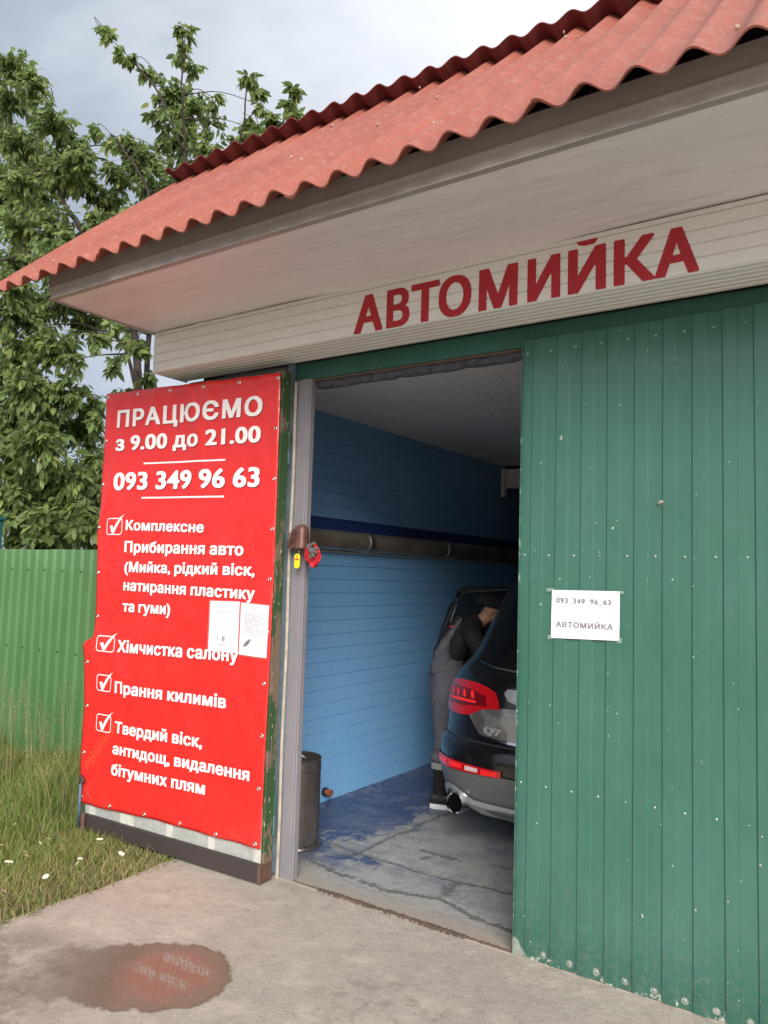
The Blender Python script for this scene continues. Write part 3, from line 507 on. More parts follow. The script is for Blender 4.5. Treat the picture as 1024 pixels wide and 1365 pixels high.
# garage floor
gf = MB().box(-2.35, 3.3, 0.0, 9.0, -.08, .004).build('garage_floor', M['floor'], None, base=(0, 0, 0)); gf['kind'] = 'structure'
def ragged(pts, w, z, mat, name, seed, step=.012, jit=.55):
    r = random.Random(seed); L = []; 
    for (a, b) in zip(pts[:-1], pts[1:]):
        a = Vector((*a, 0)); b = Vector((*b, 0)); k = max(1, int((b - a).length / step))
        for i in range(k): L.append(a.lerp(b, i / k))
    L.append(Vector((*pts[-1], 0))); V = []; F = []; dr = 0
    for i, p in enumerate(L):
        d = (L[min(i + 1, len(L) - 1)] - L[max(i - 1, 0)]).normalized(); nn = Vector((-d.y, d.x, 0)); dr = dr * .8 + r.uniform(-.006, .006)
        ww = w * (1 + r.uniform(-jit, jit)) * (.25 + .75 * min(1, i / 3, (len(L) - 1 - i) / 3 + .1))
        V += [p + nn * (ww + dr) + Vector((0, 0, z)), p + nn * (dr - ww) + Vector((0, 0, z))]
    for i in range(len(L) - 1): F.append((2 * i, 2 * i + 1, 2 * i + 3, 2 * i + 2))
    mk(name, V, F, mat, gf)
ragged([(-1.55, .60), (-1.25, .56), (-.83, .535), (-.27, .59), (.6, .60), (2.6, .62)], .011, .0065, M['joint'], 'floor_joint', 1)
ragged([(-1.30, .45), (-1.27, .6), (-1.262, 1.25), (-1.25, 1.62), (-1.22, 2.6), (-1.22, 5)], .012, .0068, M['joint'], 'floor_joint', 2)
ragged([(-1.42, .30), (-1.2, .235), (-.82, .217), (-.56, .30), (-.30, .20), (-.05, .19), (.8, .2)], .017, .0066, M['joint'], 'floor_joint', 3)
ragged([(-.56, .33), (-.60, .46), (-.57, .56)], .028, .0069, M['joint'], 'floor_joint', 4)
ragged([(-1.02, .835), (-.72, .835)], .016, .0064, M['joint'], 'floor_joint', 5)
ragged([(-.90, .80), (-.93, .70)], .014, .0062, M['joint'], 'floor_joint', 6)
ragged([(-.56, .90), (-.2, .93)], .008, .0064, M['joint'], 'floor_joint', 7)
for k, (pts, w) in enumerate([([(-1.5, .635), (-1.25, .592), (-.83, .562), (-.27, .615)], .0035), ([(-1.29, .62), (-1.29, 1.3), (-1.27, 1.7)], .004), ([(-1.40, .26), (-1.2, .19), (-.8, .17), (-.4, .14), (0, .14)], .007),
                              ([(-1.1, .27), (-.8, .255), (-.5, .36)], .004), ([(-.65, .36), (-.45, .30), (-.1, .235)], .004), ([(-1.45, .50), (-1.36, .53)], .012), ([(-1.50, .58), (-1.44, .55)], .010)]):
    ragged(pts, w, .0078, M['lime'], 'lime_streak', 20 + k, .02, .8)
# rotten sill board let into the doorway
th = MB(); r = random.Random(5); xs = [-1.39 + i * .009 for i in range(156)]
V = []; F = []
for i, a in enumerate(xs):
    w = .020 if -1.12 < a < -.14 else .004
    if a > -.25 : w = .010
    w *= 1 + r.uniform(-.45, .4); c = .012 + r.uniform(-.003, .003); h = .006 + r.uniform(0, .006)
    V += [(a, c - w, .0045), (a, c - w * .4, h), (a, c + w * .5, h), (a, c + w, .0045)]
for i in range(len(xs) - 1):
    for k in range(3): F.append((4 * i + k, 4 * i + 4 + k, 4 * i + 5 + k, 4 * i + 1 + k))
mk('sill_board', V, F, M['oldwood'], gf)

# ================================================================== GARAGE
G = thing('garage', 'car wash garage with beige siding fascia and red corrugated roof over the open doorway', 'building', (-.4, 0, 0))
XL, XR = -2.33, 3.3
w_ = MB().box(XL, -1.43, .02, .047, 0, 2.83).box(1.566, XR, .02, .14, 0, 2.73).box(XL, XR, .14, .16, 2.845, 4.1).build('front_wall', M['pier'], G)
lw = MB().box(XL, -2.13, .14, 9.0, 0, 3.1).build('left_wall', M['dark_wall'], G)
MB().box(XR - .25, XR, .14, 9.0, 0, 3.1).build('right_wall', M['ceil'], G)  # out of view, coloured white to bounce light into the bay
bw = MB().box(XL, XR, 9.0, 9.2, 0, 3.1).build('back_wall', M['dark_wall'], G)
# lower wall planks, upper wall planks
def plank_mesh(axis_len, h, mat, g=.0045, d=.006, name='plank'):
    """board lying along +Y, face towards +X, height h"""
    pr = [(-.012, 0), (-d, .0), (0, g), (0, h - g), (-d, h), (-.012, h)]
    V = [(x, 0, z) for x, z in pr] + [(x, axis_len, z) for x, z in pr]; n = len(pr)
    F = [(i, i + n, i + n + 1, i + 1) for i in range(n - 1)]
    return [(Vector(v)) for v in V], F
def me_from(V, F, mat, name='piece'):
    me = bpy.data.meshes.new(name); me.from_pydata([tuple(v) for v in V], [], F); me.materials.append(mat); me.update(); return me
V, F = plank_mesh(8.8, .1, M['blue_plank'], .004, .007); F = [f[::-1] for f in F]
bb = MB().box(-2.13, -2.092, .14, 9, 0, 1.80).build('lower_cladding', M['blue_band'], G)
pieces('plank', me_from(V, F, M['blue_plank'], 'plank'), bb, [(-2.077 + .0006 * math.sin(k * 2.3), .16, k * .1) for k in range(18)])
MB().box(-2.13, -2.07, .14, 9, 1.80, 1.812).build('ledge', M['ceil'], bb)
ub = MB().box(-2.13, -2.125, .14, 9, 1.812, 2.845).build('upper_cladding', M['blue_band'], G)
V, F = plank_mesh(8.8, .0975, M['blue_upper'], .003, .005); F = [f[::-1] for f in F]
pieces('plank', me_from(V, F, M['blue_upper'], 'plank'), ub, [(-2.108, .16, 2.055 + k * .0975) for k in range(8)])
# ceiling boards, lining along Y
cb = MB().box(-2.13, XR - .25, .14, 9.0, 2.846, 2.86).build('ceiling', M['dark_wall'], G)
pr = [(0, .012), (0, .006), (.004, 0), (.094, 0), (.098, .006), (.098, .012)]; n = len(pr)
V = [(a, 0, z) for a, z in pr] + [(a, 4.0, z) for a, z in pr]; F = [(i, i + 1, i + 1 + n, i + n) for i in range(n - 1)]
pieces('ceiling_board', me_from(V, F, M['ceil'], 'ceiling_board'), cb, [(-2.118 + k * .1, .16, 2.832) for k in range(51)])
cm = MB().box(-2.0545, XR - .25, 4.16, 4.30, 2.60, 2.80).build('ceiling_beam', M['ceil'], G)
MB().box(-2.095, -2.055, 4.10, 4.16, 2.50, 2.80).build('corner_trim', M['ceil'], G)
MB().box(-2.10, XR - .25, 4.3, 9.0, 2.60, 2.62).build('rear_ceiling', M['dark_wall'], G)
# door surround
fr = MB().box(-1.48, 1.62, .02, .09, 2.735, 2.835).build('door_header', M['green_dark'], G); bevel(fr, .004)
MB().box(-1.43, -1.391, .005, .046, 0.0, 2.735).build('jamb_strip', M['bluestrip'], G)
po = MB().box(-1.39, -1.3165, .002, .048, 0, 2.735).box(-1.3155, -1.302, .005, .046, 0, 2.735).build('door_post', M['post'], G); bevel(po, .004)
be = MB(); be.tube([(-1.402 + .003 * math.sin(i * 1.1), -.006, i * .17) for i in range(17)], .0075, 5); be.build('edge_bead', M['beige'], G)
MB().box(-1.455, -1.432, -.02, .02, 0.02, 2.835).build('jamb_edge', M['bluestrip'], G)
# rolled seal under the header
r = random.Random(8); P = [(-1.30 + i * .05, .065 + r.uniform(-.003, .003), 2.708 + r.uniform(-.004, .004)) for i in range(58)]
sl = MB().tube(P, [.028 + r.uniform(-.004, .004) for _ in P], 10); sl.build('seal_roll', M['seal'], G, smooth=True)
MB().box(-1.30, 1.62, .03, .045, 2.722, 2.7345).build('header_lath', M['oldwood'], G)
# front siding fascia: four boards and a cap on the face, six boards underneath
fx0, fx1 = -2.33, 3.1
fa = MB().box(fx0 + .01, fx1, -.245, .019, 2.845, 3.06).build('fascia', M['trim'], G)
hs = [.058, .0555, .0555, .0555]
z = 2.832
for h in hs:
    pr = [(.007, 0.), (.006, .001), (0, .004), (0, h - .004), (.005, h - .001), (.006, h)]
    V = [(0, y, zz) for y, zz in pr] + [(fx1 - fx0, y, zz) for y, zz in pr]; n = len(pr)
    me = me_from(V, [(i, i + n, i + n + 1, i + 1) for i in range(n - 1)], M['white_siding'], 'siding_board')
    pieces('siding_board', me, fa, [(fx0, -.262, z)]); z += h
MB().box(fx0 - .004, fx1, -.266, -.246, z, z + .018).build('fascia_cap', M['white_siding'], fa)
pr = [(0, .006), (.002, .004), (.005, 0), (.014, 0), (.018, .004), (.022, .0045), (.040, .0045), (.0425, .006)]; n = len(pr)
V = [(0, y, zz) for y, zz in pr] + [(fx1 - fx0, y, zz) for y, zz in pr]
me = me_from(V, [(i, i + 1, i + 1 + n, i + n) for i in range(n - 1)], M['white_siding'], 'soffit_board')
pieces('soffit_board', me, fa, [(fx0, -.2575 + k * .0425, 2.830) for k in range(6)])
MB().box(fx0 - .006, fx0 + .008, -.264, .0, 2.828, 3.07).build('end_cap', M['white_siding'], fa)
# soffit: vinyl sheet with shallow sags
def sofz(a, b):
    return 3.078 + .006 * math.sin(a * 2.3 + b * 3) + .003 * math.sin(a * 7 + 1) * math.sin(b * 9)
nx, ny = 90, 14
V = [(a, b, sofz(a, b)) for b in np.linspace(-.965, -.25, ny) for a in np.linspace(-2.33, 3.1, nx)]
F = [(j * nx + i, (j + 1) * nx + i, (j + 1) * nx + i + 1, j * nx + i + 1) for j in range(ny - 1) for i in range(nx - 1)]
mk('soffit', V, F, M['soffit'], G, True)
# edge trim: stepped profile along the eave
def extr(name, prof, x0, x1, mat, parent, closed=False):
    n = len(prof); V = [(x0, y, z) for y, z in prof] + [(x1, y, z) for y, z in prof]
    F = [(i, i + n, (i + 1) % n + n, (i + 1) % n) for i in range(n if closed else n - 1)]
    if closed: F += [tuple(range(n)), tuple(range(2 * n - 1, n - 1, -1))]
    return mk(name, V, F, mat, parent)
tr = extr('eave_trim', [(-.94, 3.064), (-.972, 3.064), (-.972, 3.070), (-.966, 3.073), (-.966, 3.112), (-.972, 3.115), (-.984, 3.117), (-.984, 3.122), (-.975, 3.128), (-.975, 3.206), (-.94, 3.206)], -2.335, 3.1, M['trim'], G, True)
MB().box(-2.335, -2.327, -.966, -.262, 3.062, 3.090).build('side_trim', M['trim'], G)
MB().box(-2.326, 3.1, -.936, -.90, 3.09, 3.235).build('eave_board', M['eave_wood'], G)
MB().hexa([(-2.335, -.93, 3.09), (-2.31, -.93, 3.09), (-2.31, .02, 3.09), (-2.335, .02, 3.09), (-2.335, -.93, 3.2), (-2.31, -.93, 3.2), (-2.31, .02, 4.08), (-2.335, .02, 4.08)]).build('gable_board', M['eave_wood'], G)
# corrugated roof -------------------------------------------------
RF = thing('roof', None, None, (0, 0, 3.13)); RF.parent = G; RF.location = Vector((0, 0, 3.13)) - wloc(G)
PW = .1575
def wave(x): return .5 - .5 * math.cos(2 * math.pi * (x + 2.251) / PW)      # 0 in the trough, 1 on the crest
E0, J0 = Vector((0, -1.085, 3.118)), Vector((0, .125, 4.262))
sl_d = (J0 - E0).normalized(); sl_n = Vector((0, -sl_d.z, sl_d.y))
def sheet(name, x0, x1, A, d, nrm, L, amp, lift, mat, seed, wob=.006, th=.0065, sag=0.0, skew=0.0):
    r = random.Random(seed); nx = int((x1 - x0) / PW * 12); nv = 9; ph = r.uniform(0, 6)
    V = []
    for side in (0, 1):
        for j in range(nv + 1):
            for i in range(nx + 1):
                a = x0 + (x1 - x0) * i / nx; v = L * j / nv
                e = wob * math.sin(a * 3.1 + ph) + .003 * math.sin(a * 11 + ph) if j == 0 else 0
                p = A + d * (v + e) + nrm * (amp * wave(a) + lift + sag * math.sin(math.pi * v / L) - th * side + .003 * math.sin(a * 2 + v * 3 + ph))
                V.append((a, p.y, p.z + skew * (a + .9)))
    m = (nx + 1) * (nv + 1); F = []
    for j in range(nv):
        for i in range(nx):
            q = (j * (nx + 1) + i, j * (nx + 1) + i + 1, (j + 1) * (nx + 1) + i + 1, (j + 1) * (nx + 1) + i)
            F.append(q); F.append(tuple(k + m for k in q[::-1]))
    for i in range(nx):
        F.append((i + m, i + 1 + m, i + 1, i)); t = nv * (nx + 1); F.append((t + i, t + i + 1, t + i + 1 + m, t + i + m))
    for j in range(nv):
        k = j * (nx + 1); F.append((k, k + nx + 1, k + nx + 1 + m, k + m)); k += nx; F.append((k + m, k + nx + 1 + m, k + nx + 1, k))
    o = mk(name, V, F, mat, RF); smooth_by(o, 60); return o
bx = [-2.70, -1.765, -.52, .525, 1.65, 2.8, 3.2]
for k in range(6):
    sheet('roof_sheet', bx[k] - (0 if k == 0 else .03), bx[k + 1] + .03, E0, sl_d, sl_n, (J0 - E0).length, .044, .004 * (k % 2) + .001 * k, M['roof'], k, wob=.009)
bd = Vector((0, math.cos(R(-14)), math.sin(R(-14)))); bn = Vector((0, -bd.z, bd.y))
EB = Vector((0, .0, 4.290))
for k in range(6):
    sheet('rear_roof_sheet', bx[k] + .03, bx[k + 1] + .06, EB, bd, bn, 2.3, .045, .004 * (k % 2), M['roof_under'], 10 + k, skew=-.012)
for k in range(2):
    sheet('rear_roof_sheet', -2.65 + k * 2.9, .27 + k * 2.9, EB + bd * 2.2, bd, bn, 7.1, .045, -.012, M['roof_under'], 20 + k)
# small debris lying on the roof
r = random.Random(2)
dbp = []
for k in range(26):
    a = r.uniform(-2.5, 1.2); v = r.uniform(.05, 1.5); p = E0 + sl_d * v + sl_n * (.047 * wave(a) + .014)
    dbp.append((a, p.y, p.z))
mbd = MB(); mbd.lathe([(.0, -.003), (.006, -.001), (.008, .002), (.004, .005), (0, .006)], n=6)
dme = mesh_of(mbd, M['debris'], 'debris')
pieces('dry_bit', dme, RF, dbp, [(r.random() * 3, r.random() * 3, r.random() * 3) for _ in dbp])

# pipe along the left wall
PI = thing('wall_pipe', 'long dull metal pipe lying on the ledge along the blue left wall', 'pipe', (-2.02, .16, 1.812))
cuts = [.17, 1.58, 2.80, 4.2, 5.7, 7.3, 8.9]
for a, b in zip(cuts[:-1], cuts[1:]):
    o = MB().tube([(-2.02, a + .004, 1.888), (-2.02, b - .004, 1.888)], .073, 20).build('pipe_section', M['pipe'], PI); smooth_by(o, 50)
    MB().tube([(-2.02, b - .035, 1.888), (-2.02, b - .028, 1.888), (-2.02, b + .028, 1.888), (-2.02, b + .035, 1.888)], [.074, .080, .080, .074], 20).build('clamp', M['steel_dull'], PI, True)

# ================================================================== SIGN LETTERS
SG = thing('sign_lettering', 'large red capital letters АВТОМИЙКА on the beige fascia above the doorway', 'sign', (0, -.263, 2.832))
ext = {'А0': (-.814, -.642), 'В': (-.620, -.488), 'Т': (-.480, -.325), 'О': (-.328, -.158), 'М': (-.121, .069), 'И': (.114, .263), 'Й': (.296, .458), 'К': (.489, .652), 'А1': (.652, .816)}
for (key, (a, b)) in ext.items():
    ch = key[0]; P = glyph_polys(ch); lo = min(p[:, 0].min() for p in P); hi = max(p[:, 0].max() for p in P)
    sx = (b - a) / (hi - lo); sz = .184 / (CAP + .0)
    loops = [[Vector((a + (q[0] - lo) * sx, 2.8415 + q[1] * sz * (1 if q[1] < .8 else .965), 0)) for q in p] for p in P]
    T = tess(P); L = [v for l in loops for v in l]; n = len(L)
    V = [(v.x, -.2640, v.y) for v in L] + [(v.x, -.2615, v.y) for v in L]; F = []
    for t in T:
        A, B, C = (L[i] for i in t)
        F.append(tuple(t) if (B - A).cross(C - A).z > 0 else tuple(t[::-1]))
    k = 0
    for l in loops:
        m = len(l)
        for i in range(m): F.append((k + i, k + (i + 1) % m, k + (i + 1) % m + n, k + i + n))
        k += m
    mk('letter', V, F, M['letter_red'], SG)

# ================================================================== LEFT LEAF (open) with the banner
A2 = Vector((-1.405, -.12, 0)); B2 = Vector((-2.93, -.18, 0)); DR = (B2 - A2).normalized(); NN = Vector((-abs(DR.y), DR.x, 0)); NN = Vector((DR.y * 1.0, -DR.x, 0)); NN = NN if NN.y < 0 else -NN
def LP(s, z, off): p = A2 + DR * s + NN * off; return (p.x, p.y, z)
def lbox(mb, s0, s1, o0, o1, z0, z1):
    return mb.hexa([LP(s1, z0, o1), LP(s0, z0, o1), LP(s0, z0, o0), LP(s1, z0, o0), LP(s1, z1, o1), LP(s0, z1, o1), LP(s0, z1, o0), LP(s1, z1, o0)])
LL = thing('gate_leaf', 'opened left gate leaf of grey metal on a green timber frame behind the red banner', 'gate', tuple(LP(.75, 0, -.03)))
m = MB(); lbox(m, -.004, .045, -.07, -.001, .02, 2.765); bevel(m.build('frame_stile', M['wgreen'], LL), .003)
m = MB(); lbox(m, 1.42, 1.47, -.07, -.001, .02, 2.765); m.build('frame_stile', M['wgreen'], LL)
for zz in (.10, 1.35, 2.70):
    m = MB(); lbox(m, .0455, 1.4195, -.068, -.012, zz, zz + .06); m.build('frame_rail', M['wgreen'], LL)
m = MB(); lbox(m, .03, 1.455, -.008, .002, .085, 2.755); m.build('metal_panel', M['galv'], LL)
for s0, s1 in ((.012, .062), (.345, .395), (.675, .725), (1.005, 1.063), (1.068, 1.125), (1.36, 1.41)):
    m = MB(); lbox(m, s0, s1, .0025, .005, .09, .40); m.build('panel_batten', M['galv_light'], LL)
m = MB(); lbox(m, .012, 1.44, .0055, .028, .012, .108); bevel(m.build('kick_board', M['kick'], LL), .004)
m = MB(); lbox(m, -.006, .010, -.070, .030, .010, .106); bevel(m.build('kick_board_end', M['kick_end'], LL), .003)
for z0, zm, z1 in ((2.245, 2.33, 2.43), (.235, .335, .45)):
    c = (-1.418, -.045)
    hg = MB().tube([(c[0], c[1], zm + .002), (c[0], c[1], z1)], .0165, 12).build('hinge', M['hinge_green'], LL, True); smooth_by(hg, 50)
    o = MB().tube([(c[0], c[1], z0), (c[0], c[1], zm)], .0165, 12).build('hinge_knuckle', M['turq'], hg, True); smooth_by(o, 50)
# blue drop bolt with bent handle, brown stub beside it
db = MB().tube([LP(1.474, .02, .03), LP(1.477, .30, .03)], .0095, 10).build('drop_bolt', M['blue_metal'], LL, True)
MB().tube([LP(1.478, .285, .03), LP(1.477, .335, .032), LP(1.47, .332, .036), LP(1.425, .305, .05)], [.011, .010, .009, .009], 8).build('handle', M['kick'], db, True)
MB().tube([LP(1.415, .005, .045), LP(1.415, .118, .045)], .014, 10).build('bolt_socket', M['kick_end'], LL)
MB().tube([LP(1.475, .15, .004), LP(1.49, .16, .036), LP(1.47, .155, .042)], .004, 6).build('bolt_guide', M['kick_end'], LL)

def sL(z): return interp(z, [.15, .156, .48, .76, 1.05, 1.135, 1.16, 1.18, 1.217, 1.6, 2.1, 2.775], [1.510, 1.510, 1.518, 1.508, 1.532, 1.552, 1.545, 1.46, 1.440, 1.462, 1.463, 1.472])
def sR(z): return interp(z, [.18, .7, 1.2, 2.0, 2.45, 2.75], [.004, .001, -.006, -.002, .0, .003])
def zT(s): return interp(s, [0, .3, .6, .9, 1.2, 1.47], [2.749, 2.754, 2.759, 2.764, 2.769, 2.774]) - .004 * abs(math.sin(math.pi * s / .292))
def zB(s): return interp(s, [0, .3, .6, 1.2, 1.51], [.184, .181, .184, .170, .156]) + .003 * math.sin(s * 9)
def wr(s, z):
    """how far the cloth stands off its panel: tension folds from the top eyelets, a slack bulge low on the left"""
    w = .016
    w += .010 * math.exp(-((s - .98 + (2.75 - z) * -.25) / .05) ** 2) * math.exp(-(2.75 - z) / .35)
    w += .012 * math.exp(-((s - .52 - (2.75 - z) * .22) / .06) ** 2) * math.exp(-(2.75 - z) / .5)
    w += .011 * math.exp(-((s - .72 + (2.75 - z) * .30) / .05) ** 2) * math.exp(-(2.75 - z) / .42)
    w += .009 * math.exp(-((s - .10 - (2.75 - z) * .55) / .035) ** 2) * math.exp(-(2.75 - z) / .25)
    w += .014 * math.exp(-((s - 1.42) / .06) ** 2) * math.exp(-((z - 1.10) / .14) ** 2)
    w += .008 * math.exp(-((s - 1.33 + (1.15 - z) * .9) / .07) ** 2) * math.exp(-((z - 1.0) / .22) ** 2)
    w += .010 * math.exp(-((s - 1.40 + .1 * math.sin(z * 3)) / .022) ** 2) * math.exp(-((z - 1.95) / .65) ** 2)
    w += .004 * math.exp(-((s - .10) / .05) ** 2) * (1 + math.sin(z * 7)) * .5
    w += .0028 * math.sin(s * 7 + z * 2.3) + .0012 * math.sin(z * 6 - s * 3)
    e = min(1, max(0, (z - zB(s)) / .06)); w += .004 * (1 - e) * math.sin(s * 20 + 1)
    w += .005 * math.exp(-((z - 2.715) / .018) ** 2)
    return w
BN = thing('banner', 'tall red plastic banner with white price-free opening hours and service list on the open gate leaf', 'banner', tuple(LP(.75, .16, .016)))
BN['label'] = 'tall red plastic banner with white opening hours and ticked list on the open gate'
nx, nz = 76, 132; V = []; F = []
for j in range(nz + 1):
    for i in range(nx + 1):
        t = i / nx; zz = j / nz; s = sR(.16 + 2.6 * zz) * (1 - t) + sL(.16 + 2.6 * zz) * t
        z = zB(s) * (1 - zz) + zT(s) * zz; V.append(LP(s, z, wr(s, z)))
for j in range(nz):
    for i in range(nx):
        k = j * (nx + 1) + i; F.append((k, k + nx + 1, k + nx + 2, k + 1))
bo = mk('cloth', V, F, M['banner'], BN, True); sm = bo.modifiers.new('thick', 'SOLIDIFY'); sm.thickness = .0025; sm.offset = -1
def bline(txt, sl, sr, zl, zr, cap, name='print_line', mat='print_white', off=.0022, gap=0., ds=0, dz=0):
    ch, lo, hi = text_tris(txt, gap); sc = cap / CAP
    bm = flat_bm([(V, T) for _, V, T in ch])
    for v in bm.verts:
        t = (v.co.x - lo) / (hi - lo)
        s = sl + (sr - sl) * t; z = zl + (zr - zl) * t + v.co.y * sc; v.co = Vector((s + ds, z + dz, 0))
    bisect_grid(bm, .03)
    return bm_obj(name, bm, lambda s, z: LP(s, z, wr(s, z) + off), M[mat], BN, NN)
LN = [('ПРАЦЮЄМО', 1.347, .121, 2.541, 2.520, .109, .06), ('з 9.00 до 21.00', 1.348, .126, 2.389, 2.368, .096, 0.), ('093 349 96 63', 1.342, .120, 2.137, 2.118, .114, 0.),
      ('Комплексне', 1.205, .528, 1.880, 1.862, .062, 0.), ('Прибирання авто', 1.207, .219, 1.742, 1.733, .068, 0.), ('(Мийка, рідкий віск,', 1.199, .130, 1.618, 1.622, .064, 0.),
      ('натирання пластику', 1.200, .122, 1.504, 1.491, .066, 0.), ('та гуми)', 1.199, .771, 1.373, 1.375, .066, 0.), ('Хімчистка салону', 1.223, .223, 1.122, 1.145, .073, 0.),
      ('Прання килимів', 1.225, .298, .872, .883, .071, 0.), ('Твердий віск,', 1.204, .464, .633, .645, .068, 0.), ('антидощ, видалення', 1.213, .099, .505, .523, .066, 0.), ('бітумних плям', 1.214, .424, .379, .394, .068, 0.)]
for k, (t, a, b, c, d, cap, g) in enumerate(LN):
    if k < 9: bline(t, a, b, c, d, cap, 'print_shadow', 'print_dark', .0014, g, ds=-.004 if k < 3 else -.0025, dz=-.005 if k < 3 else -.003)
    bline(t, a, b, c, d, cap, 'print_line', 'print_white', .0024, g)
def brect(s0, z0, s1, z1, h, name='print_rule'):
    bm = poly_patch([(s0, z0), (s1, z1), (s1, z1 + h), (s0, z0 + h)], .03)
    bm_obj(name, bm, lambda s, z: LP(s, z, wr(s, z) + .0024), M['print_white'], BN, NN)
brect(1.073, 2.288, .384, 2.274, .010); brect(1.076, 2.073, .382, 2.062, .010)
for (s0, s1, z0, z1) in ((1.383, 1.238, 1.848, 1.955), (1.405, 1.25, 1.113, 1.213), (1.395, 1.262, .868, .971), (1.382, 1.242, .621, .728)):
    def rr(a, b, c, d, q):
        P = []
        for (cx, cy, a0) in ((b + q, d - q, 90), (b + q, c + q, 180), (a - q, c + q, 270), (a - q, d - q, 0)):
            for i in range(6): an = R(a0 + 18 * i); P.append((cx + q * math.cos(an), cy + q * math.sin(an)))
        return P
    O = rr(s0, s1, z0, z1, .022); I = rr(s0 - .0055, s1 + .0055, z0 + .0055, z1 - .0055, .017); n = len(O); bm = bmesh.new()
    vo = [bm.verts.new((p[0], p[1], 0)) for p in O]; vi = [bm.verts.new((p[0], p[1], 0)) for p in I]
    for i in range(n): bm.faces.new((vo[i], vo[(i + 1) % n], vi[(i + 1) % n], vi[i]))
    bisect_grid(bm, .03); bm_obj('tick_box', bm, lambda s, z: LP(s, z, wr(s, z) + .0024), M['print_white'], BN, NN)
    w = s0 - s1; h = z1 - z0
    ck = [(.20, .50), (.30, .56), (.42, .60), (.47, .34), (.62, .62), (.84, .98), (1.12, 1.22), (.98, 1.16), (.74, .86), (.60, .60), (.52, .34), (.45, .10), (.36, .12), (.27, .34)]
    ck = [(.20, .52), (.36, .58), (.44, .36), (.62, .72), (.85, 1.03), (1.14, 1.24), (1.02, 1.10), (.80, .74), (.62, .40), (.48, .08), (.36, .08), (.28, .32)]
    bm = poly_patch([(s0 - w * a, z0 + h * b) for a, b in ck], .03)
    bm_obj('tick_mark', bm, lambda s, z: LP(s, z, wr(s, z) + .0030), M['print_white'], BN, NN)
ring = MB().lathe([(.0055, .001), (.0065, .003), (.010, .003), (.012, .0), (.0125, -.001)], n=14)
# ring made around +Z, turned to face the banner normal by rotation
rme = mesh_of(ring, M['eyelet'], 'eyelet', True)
rot = NN.to_track_quat('Z', 'Y').to_euler()
ey = [(1.455, 2.746), (1.164, 2.739), (.872, 2.734), (.586, 2.727), (.301, 2.722), (.019, 2.718), (.021, 2.436), (.019, 2.156), (.018, 1.879), (.021, 1.605), (.020, 1.32), (.028, 1.045), (.028, .768), (.033, .492), (.038, .206),
      (1.450, 2.46), (1.450, 2.175), (1.450, 1.897), (1.445, 1.607), (1.425, 1.33), (1.497, 1.036), (1.480, .762), (1.488, .471), (1.485, .20), (1.211, .190), (.904, .197), (.611, .201), (.325, .199)]
pieces('eyelet', rme, BN, [LP(s, z, wr(s, z) + .0018) for s, z in ey], [rot] * len(ey))

# two sheets of paper in clear sleeves on the banner
def sheet_poly(name, label, quad, inks, grp=None):
    o = thing(name, label, 'paper notice', LP(quad[3][0], quad[3][1], .02), grp)
    def pt(u, v, off):
        s = (quad[0][0] * (1 - u) + quad[1][0] * u) * v + (quad[3][0] * (1 - u) + quad[2][0] * u) * (1 - v)
        z = (quad[0][1] * (1 - u) + quad[1][1] * u) * v + (quad[3][1] * (1 - u) + quad[2][1] * u) * (1 - v)
        return LP(s, z, wr(s, z) + off + .002 * math.sin(u * 3.1) + .0006 * math.sin(v * 9))
    n = 10; V = [pt(i / n, j / n, .006) for j in range(n + 1) for i in range(n + 1)]
    F = [(j * (n + 1) + i, j * (n + 1) + i + 1, (j + 1) * (n + 1) + i + 1, (j + 1) * (n + 1) + i) for j in range(n) for i in range(n)]
    mk('sheet', V, F, M['paper'], o)
    if inks: 
        for nm, mt, rects in inks:
            V = []; F = []
            for (u0, u1, v0, v1) in rects:
                k = len(V); m = 6
                for i in range(m + 1): V += [pt(u0 + (u1 - u0) * i / m, v0, .0075), pt(u0 + (u1 - u0) * i / m, v1, .0075)]
                for i in range(m): F.append((k + 2 * i, k + 2 * i + 2, k + 2 * i + 3, k + 2 * i + 1))
            mk(nm, V, F, M[mt], o)
    V = [pt(-.03 + 1.06 * i / 8, -.02 + 1.04 * j / 8, .010) for j in range(9) for i in range(9)]; F = [(j * 9 + i, j * 9 + i + 1, (j + 1) * 9 + i + 1, (j + 1) * 9 + i) for j in range(8) for i in range(8)]
    mk('clear_sleeve', V, F, M['film'], o)
    return o
r = random.Random(12)
l1 = [(.26 + k * .045, .26 + k * .045 + .036, .785, .795) for k in range(11)]
l2 = [(.22, .62, .145, .150), (.25, .60, .125, .129), (.22, .5, .10, .104), (.30, .33, .24, .30), (.47, .52, .21, .31), (.53, .56, .21, .31)]
sheet_poly('paper_notice', 'left paper in a clear sleeve on the red banner, with faint heading and small print', [(.445, 1.470), (.225, 1.474), (.226, 1.190), (.448, 1.190)], [('heading_print', 'ink2', l1), ('small_print', 'ink2', l2)])
lines = []
for k in range(13):
    v = .80 - k * .032; u = .14
    while u < .84:
        w = r.uniform(.05, .16); lines.append((u, min(u + w, .86), v, v + .008)); u += w + .02
o2 = sheet_poly('paper_notice', 'right paper in a clear sleeve on the red banner, with text lines and dark stamp', [(.214, 1.470), (.010, 1.462), (.013, 1.182), (.216, 1.186)], [('text_lines', 'ink2', lines), ('title_print', 'ink2', [(.45, .54, .885, .9)])])
st = []
for k in range(22):
    a = 2 * math.pi * k / 22; rr_ = (.018 if k % 2 else .030); st.append((.155 + 1.15 * rr_ * math.cos(a) * .9 - .4 * rr_ * math.sin(a), 1.252 + rr_ * math.sin(a) * .8 - .45 * rr_ * math.cos(a)))
